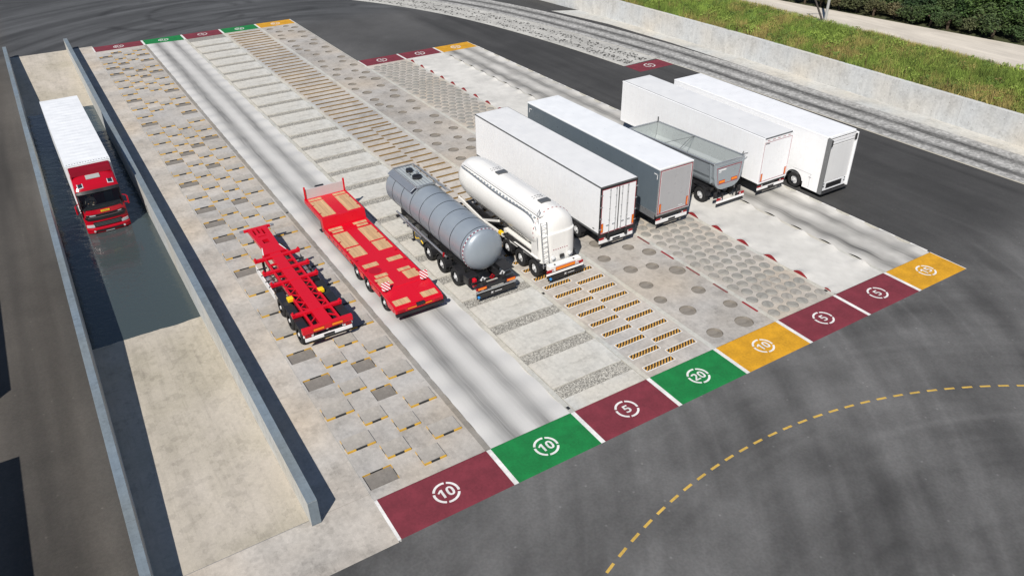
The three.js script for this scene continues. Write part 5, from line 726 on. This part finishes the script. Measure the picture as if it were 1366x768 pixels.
// ---------------------------------------------------------------- lorry in the water
const TRK = { x: -9.58, y: -1.15, z: -29.95, a: 0.012 };
{
  const t = thing('semi_truck', 'red truck cab pulling a white tarpaulin trailer through the water basin', 'truck', TRK.x, TRK.y, TRK.z, TRK.a), h = 1.23;
  function strip(pts, th, x0, x1) { const inn = pts.map(([z, y], i) => { const a = pts[Math.max(0, i - 1)], b = pts[Math.min(pts.length - 1, i + 1)], dz = b[0] - a[0], dy = b[1] - a[1], l = Math.hypot(dz, dy); return [z - dy / l * th, y + dz / l * th]; }); return prismX([...pts, ...inn.reverse()], x0, x1, 0, 24); }
  const hh = h + 0.01, warp = g => { g = g.index ? g.toNonIndexed() : g; const p = g.attributes.position; for (let i = 0; i < p.count; i++) { const x = p.getX(i), y = p.getY(i), z = p.getZ(i), q = Math.min(1, Math.abs(x) / hh), f = clamp((z + 1.1) / 1.1), up = clamp((y - 2.8) / 0.5); p.setXYZ(i, x * (1 - 0.05 * up * q), y - 0.16 * up * Math.pow(q, 5), z - 0.2 * f * Math.pow(q, 4) - 0.06 * f * q * q); } g.computeVertexNormals(); return g; };
  const seg = (w, y0, y1, z0, z1, x = 0) => warp(at(new THREE.BoxGeometry(w, y1 - y0, z1 - z0, 24, 1, 1), x, (y0 + y1) / 2, (z0 + z1) / 2));
  obj('front_panel', [warp(strip([[-0.02, 0.66], [0.0, 1.0], [-0.03, 1.5], [-0.1, 1.86]], 0.05, -h + 0.02, h - 0.02))], mat.cabRed, t);
  obj('bumper', [warp(prismX([[-0.3, 0.34], [0.02, 0.3], [0.07, 0.36], [0.08, 0.6], [0.03, 0.68], [-0.3, 0.68]], -h - 0.01, h + 0.01, 0.02, 24))], mat.cabRed, t); obj('lower_intake', seg(1.5, 0.42, 0.54, 0.07, 0.1), mat.black, t);
  const sd = new THREE.Shape(); [[0.06, 0.6], [0.03, 1.2], [0.13, 1.88], [0.5, 2.86], [0.62, 3.12], [1.5, 3.62], [1.86, 3.66], [1.9, 0.7], [1.5, 0.62], [1.4, 1.0], [1.05, 1.25], [0.7, 1.0], [0.6, 0.6]].forEach(([a, b], i) => i ? sd.lineTo(a, b) : sd.moveTo(a, b)); sd.holes.push(pathOf([[0.38, 1.95], [1.25, 1.95], [1.25, 2.62], [0.62, 2.62]]));
  for (const s of [-1, 1]) { const g = new THREE.ExtrudeGeometry(sd, { depth: 0.05, bevelEnabled: false }); g.rotateY(Math.PI / 2); g.translate(s > 0 ? h - 0.05 : -h, 0, 0); const o = obj('side_panel', warp(g), mat.cabRed, t); const gg = new THREE.ShapeGeometry(poly([[0.4, 1.97], [1.23, 1.97], [1.23, 2.6], [0.64, 2.6]])); gg.rotateY(Math.PI / 2); gg.translate(s * (h - 0.025), 0, 0); obj('side_window', warp(gg), new THREE.MeshPhysicalMaterial({ color: lin(0.35, 0.4, 0.42), transmission: 1, thickness: 0, roughness: 0.02 }), o); obj('door_handle', rbox(0.03, 0.06, 0.2, s * (h + 0.01), 1.7, -1.15, 0.01), mat.black, o); obj('step', rbox(0.16, 0.05, 0.4, s * (h - 0.06), 0.8, -0.5, 0.01), mat.trim, o); }
  obj('roof', [warp(strip([[-0.5, 2.86], [-0.56, 3.0], [-0.68, 3.16], [-0.95, 3.36], [-1.25, 3.5], [-1.62, 3.6]], 0.05, -h + 0.02, h - 0.02))], mat.cabRed, t);
  obj('spoiler', [strip([[-1.48, 3.56], [-1.6, 3.8], [-1.72, 3.93], [-1.93, 4.02]], 0.05, -h + 0.12, h - 0.12), ...[-1, 1].map(s => prismX([[-1.42, 3.5], [-1.62, 3.8], [-1.75, 3.93], [-1.93, 4.0], [-1.93, 3.45]], s > 0 ? h - 0.15 : -h + 0.07, s > 0 ? h - 0.07 : -h + 0.15, 0.015))], mat.spoiler, t);
  obj('back_wall', b2(-h + 0.05, h - 0.05, 0.9, 3.5, -1.9, -1.84), mat.cabRed, t);
  obj('sun_visor', [warp(prismX([[-0.3, 2.74], [-0.24, 2.82], [-0.4, 2.98], [-0.48, 2.9]], -h + 0.02, h - 0.02, 0.008, 24))], mat.black, t);
  const ws = new THREE.PlaneGeometry(2 * h - 0.12, 1.06, 24, 4); ws.applyMatrix4(new THREE.Matrix4().makeRotationX(-0.36)); ws.translate(0, 2.37, -0.3); obj('windscreen', warp(ws), new THREE.MeshPhysicalMaterial({ color: lin(0.6, 0.64, 0.66), transmission: 1, thickness: 0, roughness: 0.02 }), t);
  for (const s of [-1, 1]) obj('screen_pillar', warp(sbar([s * (h - 0.05), 1.86, -0.11], [s * (h - 0.05), 2.9, -0.5], 0.09, 0.06)), mat.black, t); obj('cowl', seg(2 * h - 0.1, 1.83, 1.89, -0.12, -0.065), mat.black, t);
  objs('wiper', [bar([-0.7, 1.9, -0.07], [0.15, 2.0, -0.1], 0.014), bar([0.1, 1.9, -0.07], [0.9, 2.02, -0.16], 0.014)], mat.black, t);
  obj('dashboard', [rbox(2.2, 0.3, 0.5, 0, 1.75, -0.45, 0.05)], coat(lin(0.035, 0.035, 0.035), 0.6), t); obj('steering_wheel', at(new THREE.TorusGeometry(0.23, 0.02, 8, 24), -0.55, 1.98, -0.72, -0.9), mat.black, t); for (const s of [-1, 1]) obj('seat', [rbox(0.52, 0.15, 0.5, s * 0.55, 1.5, -1.15, 0.05), rbox(0.5, 0.8, 0.15, s * 0.55, 1.9, -1.4, 0.05)], coat(lin(0.1, 0.09, 0.08), 0.8), t); obj('cab_floor', b2(-h + 0.06, h - 0.06, 1.3, 1.4, -1.82, -0.1), mat.black, t);
  objs('grille', [seg(2.16, 1.43, 1.54, -0.01, 0.03), seg(2.16, 1.17, 1.31, -0.01, 0.03), seg(1.62, 0.74, 1.04, 0.0, 0.035)], mat.black, t); objs('grille_bar', [seg(2.1, 1.345, 1.385, 0.0, 0.03), seg(1.5, 0.94, 0.965, 0.03, 0.05), seg(1.46, 0.86, 0.885, 0.03, 0.05), seg(1.42, 0.79, 0.81, 0.03, 0.05)], mat.trim, t); obj('small_lettering', [seg(0.34, 1.455, 1.515, 0.03, 0.036, -0.72), seg(0.22, 1.46, 1.51, 0.03, 0.036, 0.82)], mat.lens, t);
  for (const s of [-1, 1]) { obj('headlight', warp(at(new THREE.BoxGeometry(0.42, 0.17, 0.08, 8, 1, 1), s * 0.98, 0.8, 0.0)), mat.lens, t); obj('fog_light', cylZ(0.06, 0.03, s * 0.85, 0.5, 0.08, 12), mat.lens, t); obj('mirror', [rbox(0.1, 0.5, 0.26, s * (h + 0.22), 2.0, -0.12, 0.04), bar([s * h, 2.3, -0.35], [s * (h + 0.22), 2.28, -0.15], 0.025), bar([s * h, 1.85, -0.25], [s * (h + 0.22), 1.8, -0.15], 0.025)], mat.cabRed, t); const rl = obj('roof_lamp', at(new RoundedBoxGeometry(0.34, 0.05, 0.36, 1, 0.015), s * 0.84, 3.18, -0.8, 0.6, 0, s * -0.16), mat.lens, t); obj('lamp_glass', at(new RoundedBoxGeometry(0.24, 0.03, 0.26, 1, 0.01), s * 0.84, 3.205, -0.79, 0.6, 0, s * -0.16), mat.glass, rl); }
  obj('roof_hatch', at(new RoundedBoxGeometry(0.8, 0.05, 0.36, 1, 0.02), 0, 3.5, -1.2, 0.41), coat(lin(0.36, 0.37, 0.36), 0.6), t);
  obj('name_plate', rbox(0.5, 0.12, 0.02, 0.05, 1.68, -0.03, 0.005), mat.amberBox, t); obj('plate_text', [box(0.36, 0.03, 0.004, 0.05, 1.69, -0.016)], mat.trim, t); obj('number_plate', rbox(0.5, 0.1, 0.02, 0, 0.42, 0.08, 0.004), mat.lens, t);
  obj('chassis', [b2(-0.5, -0.38, 0.75, 1.0, -5.6, -1.2), b2(0.38, 0.5, 0.75, 1.0, -5.6, -1.2)], mat.black, t); wheels(t, 1.22, [-1.05, -4.6]);
  const tr = sub('trailer', t, 0, 0, -1.98), L = 14.45, w = 1.275, top = 4.12;
  for (const s of [-1, 1]) obj('tarpaulin_side', rb2(s > 0 ? w - 0.04 : -w, s > 0 ? w : -w + 0.04, 1.0, top - 0.04, -L, 0, 0.015), mat.tarp, tr);
  const P = [], I = [], nx = 16, nz = 180; for (let k = 0; k <= nz; k++) for (let i = 0; i <= nx; i++) { const u = i / nx, z = -L * k / nz, bow = 0.5 - 0.5 * Math.cos(TAU * z / 0.6); P.push(mix(-w, w, u), top - 0.02 + (0.016 * bow + 0.03 * (fbm(u * 5, z * 1.6, 3) - 0.5)) * Math.sin(Math.PI * u), z); } for (let k = 0; k < nz; k++) for (let i = 0; i < nx; i++) { const a = k * (nx + 1) + i, b = a + nx + 1; I.push(a, a + 1, b, a + 1, b + 1, b); }
  const rg = new THREE.BufferGeometry(); rg.setAttribute('position', new THREE.Float32BufferAttribute(P, 3)); rg.setIndex(I); rg.computeVertexNormals(); uvMetres(rg); rg.userData.ready = true; obj('tarpaulin_roof', rg, mat.tarp, tr);
  obj('front_wall', rb2(-w + 0.01, w - 0.01, 1.0, top - 0.05, -0.04, 0.03, 0.015), mat.tarp, tr); obj('rear_wall', rb2(-w + 0.01, w - 0.01, 1.0, top - 0.05, -L - 0.03, -L + 0.04, 0.015), mat.tarp, tr); objs('eyelet', Array.from({ length: 16 }, (_, k) => box(0.07, 0.012, 0.035, -1.15 + k * 0.153, top + 0.004, -0.22)), mat.trim, tr);
  obj('trailer_floor', b2(-w + 0.05, w - 0.05, 1.0, 1.12, -L + 0.05, -0.05), mat.trim, tr); for (const z of [-9.6, -10.91, -12.22]) for (const s of [-1, 1]) { const q = obj('trailer_wheel', TY.a, mat.rubber, tr); q.position.set(s * 1.06, 0.5, z); }
}
{ // the driver behind the windscreen: one continuous skin from joints
  const { MarchingCubes } = await import('three/addons/objects/MarchingCubes.js');
  const caps = [[[0, 0.12, -0.05], [0, 0.5, -0.1], 0.16, 0.17], [[0, 0.5, -0.1], [0, 0.66, -0.08], 0.15, 0.06], [[0, 0.66, -0.07], [0, 0.84, -0.04], 0.06, 0.09], [[0, 0.8, -0.03], [0, 0.86, -0.03], 0.1, 0.1]];
  for (const s of [-1, 1]) caps.push([[s * 0.2, 0.52, -0.1], [s * 0.27, 0.3, 0.08], 0.065, 0.05], [[s * 0.27, 0.3, 0.08], [s * 0.16, 0.36, 0.3], 0.048, 0.036], [[s * 0.16, 0.36, 0.3], [s * 0.15, 0.4, 0.37], 0.036, 0.03], [[s * 0.1, 0.08, 0], [s * 0.13, 0.1, 0.4], 0.09, 0.07], [[s * 0.13, 0.1, 0.4], [s * 0.13, -0.12, 0.5], 0.065, 0.05]);
  const N = 56, mc = new MarchingCubes(N, new THREE.MeshStandardMaterial(), false, false, 60000), half = 0.62; mc.isolation = 0;
  const dist = (p, [a, b, ra, rb]) => { const bx = b[0] - a[0], by = b[1] - a[1], bz = b[2] - a[2], px = p[0] - a[0], py = p[1] - a[1], pz = p[2] - a[2], h = clamp((px * bx + py * by + pz * bz) / (bx * bx + by * by + bz * bz)); return Math.hypot(px - bx * h, py - by * h, pz - bz * h) - mix(ra, rb, h); };
  for (let z = 0; z < N; z++) for (let y = 0; y < N; y++) for (let x = 0; x < N; x++) { const p = [(x - N / 2) / (N / 2) * half, (y - N / 2) / (N / 2) * half + 0.4, (z - N / 2) / (N / 2) * half]; let e = 0; for (const c of caps) e += Math.exp(-dist(p, c) * 45); mc.field[x + y * N + z * N * N] = Math.log(e) / 45; }
  mc.update(); const n = mc.count, pos = new Float32Array(n * 3); for (let i = 0; i < n * 3; i += 3) { pos[i] = mc.positionArray[i] * half; pos[i + 1] = mc.positionArray[i + 1] * half + 0.4; pos[i + 2] = mc.positionArray[i + 2] * half; }
  const g = new THREE.BufferGeometry(); g.setAttribute('position', new THREE.BufferAttribute(pos, 3)); g.setAttribute('normal', new THREE.BufferAttribute(mc.normalArray.slice(0, n * 3), 3)); g.setAttribute('uv', new THREE.BufferAttribute(new Float32Array(n * 2), 2));
  const col = new Float32Array(n * 3); for (let i = 0; i < n; i++) { const y = pos[3 * i + 1], z = pos[3 * i + 2]; const c = y > 0.63 ? [0.45, 0.27, 0.18] : z > 0.1 && y > 0.22 ? [0.45, 0.27, 0.18] : y < 0.15 ? [0.03, 0.04, 0.07] : [0.62, 0.55, 0.42]; col.set(c, i * 3); } g.setAttribute('color', new THREE.BufferAttribute(col, 3)); g.userData.ready = true;
  const t = thing('person', 'driver in a pale shirt holding the wheel of the red truck', 'person', TRK.x - 0.55, TRK.y + 1.6, TRK.z - 1.12, TRK.a); obj('body', g, new THREE.MeshStandardMaterial({ vertexColors: true, roughness: 0.8 }), t); obj('hair', at(new THREE.SphereGeometry(0.108, 16, 10, 0, TAU, 0, 1.5), 0, 0.86, -0.04, -0.25), coat(lin(0.03, 0.02, 0.015), 0.8), t);
}
// ---------------------------------------------------------------- two more trailers parked out of view on the left; their shadows reach into the picture
for (const [z, lab] of [[6.5, 'white box trailer parked on the left asphalt, nearer one'], [-11.87, 'white box trailer parked on the left asphalt, farther one']]) {
  const t = thing('parked_trailer', lab, 'trailer', -19.85, 0, z, 0); boxBody(t, { w: 2.55, L: 13.6, y0: 1.1, top: 4.0, side: mat.vanWhite, roof: mat.roofWhite, rail: mat.trim }); objs('door', [rb2(-1.24, -0.01, 1.15, 3.9, -0.05, 0, 0.01), rb2(0.01, 1.24, 1.15, 3.9, -0.05, 0, 0.01)], mat.vanWhite, t); rear(t, 1.24, {}); chassis(t, 13.6); wheels(t, 1.26, [-2.2, -3.51, -4.82]);
}

// ---------------------------------------------------------------- render
const renderer = new THREE.WebGLRenderer({ antialias: true });
renderer.toneMapping = THREE.LinearToneMapping; renderer.toneMappingExposure = EXPOSURE;
renderer.shadowMap.enabled = true; renderer.shadowMap.type = THREE.PCFSoftShadowMap;
renderer.setSize(1024, 575);
renderer.render(scene, camera);
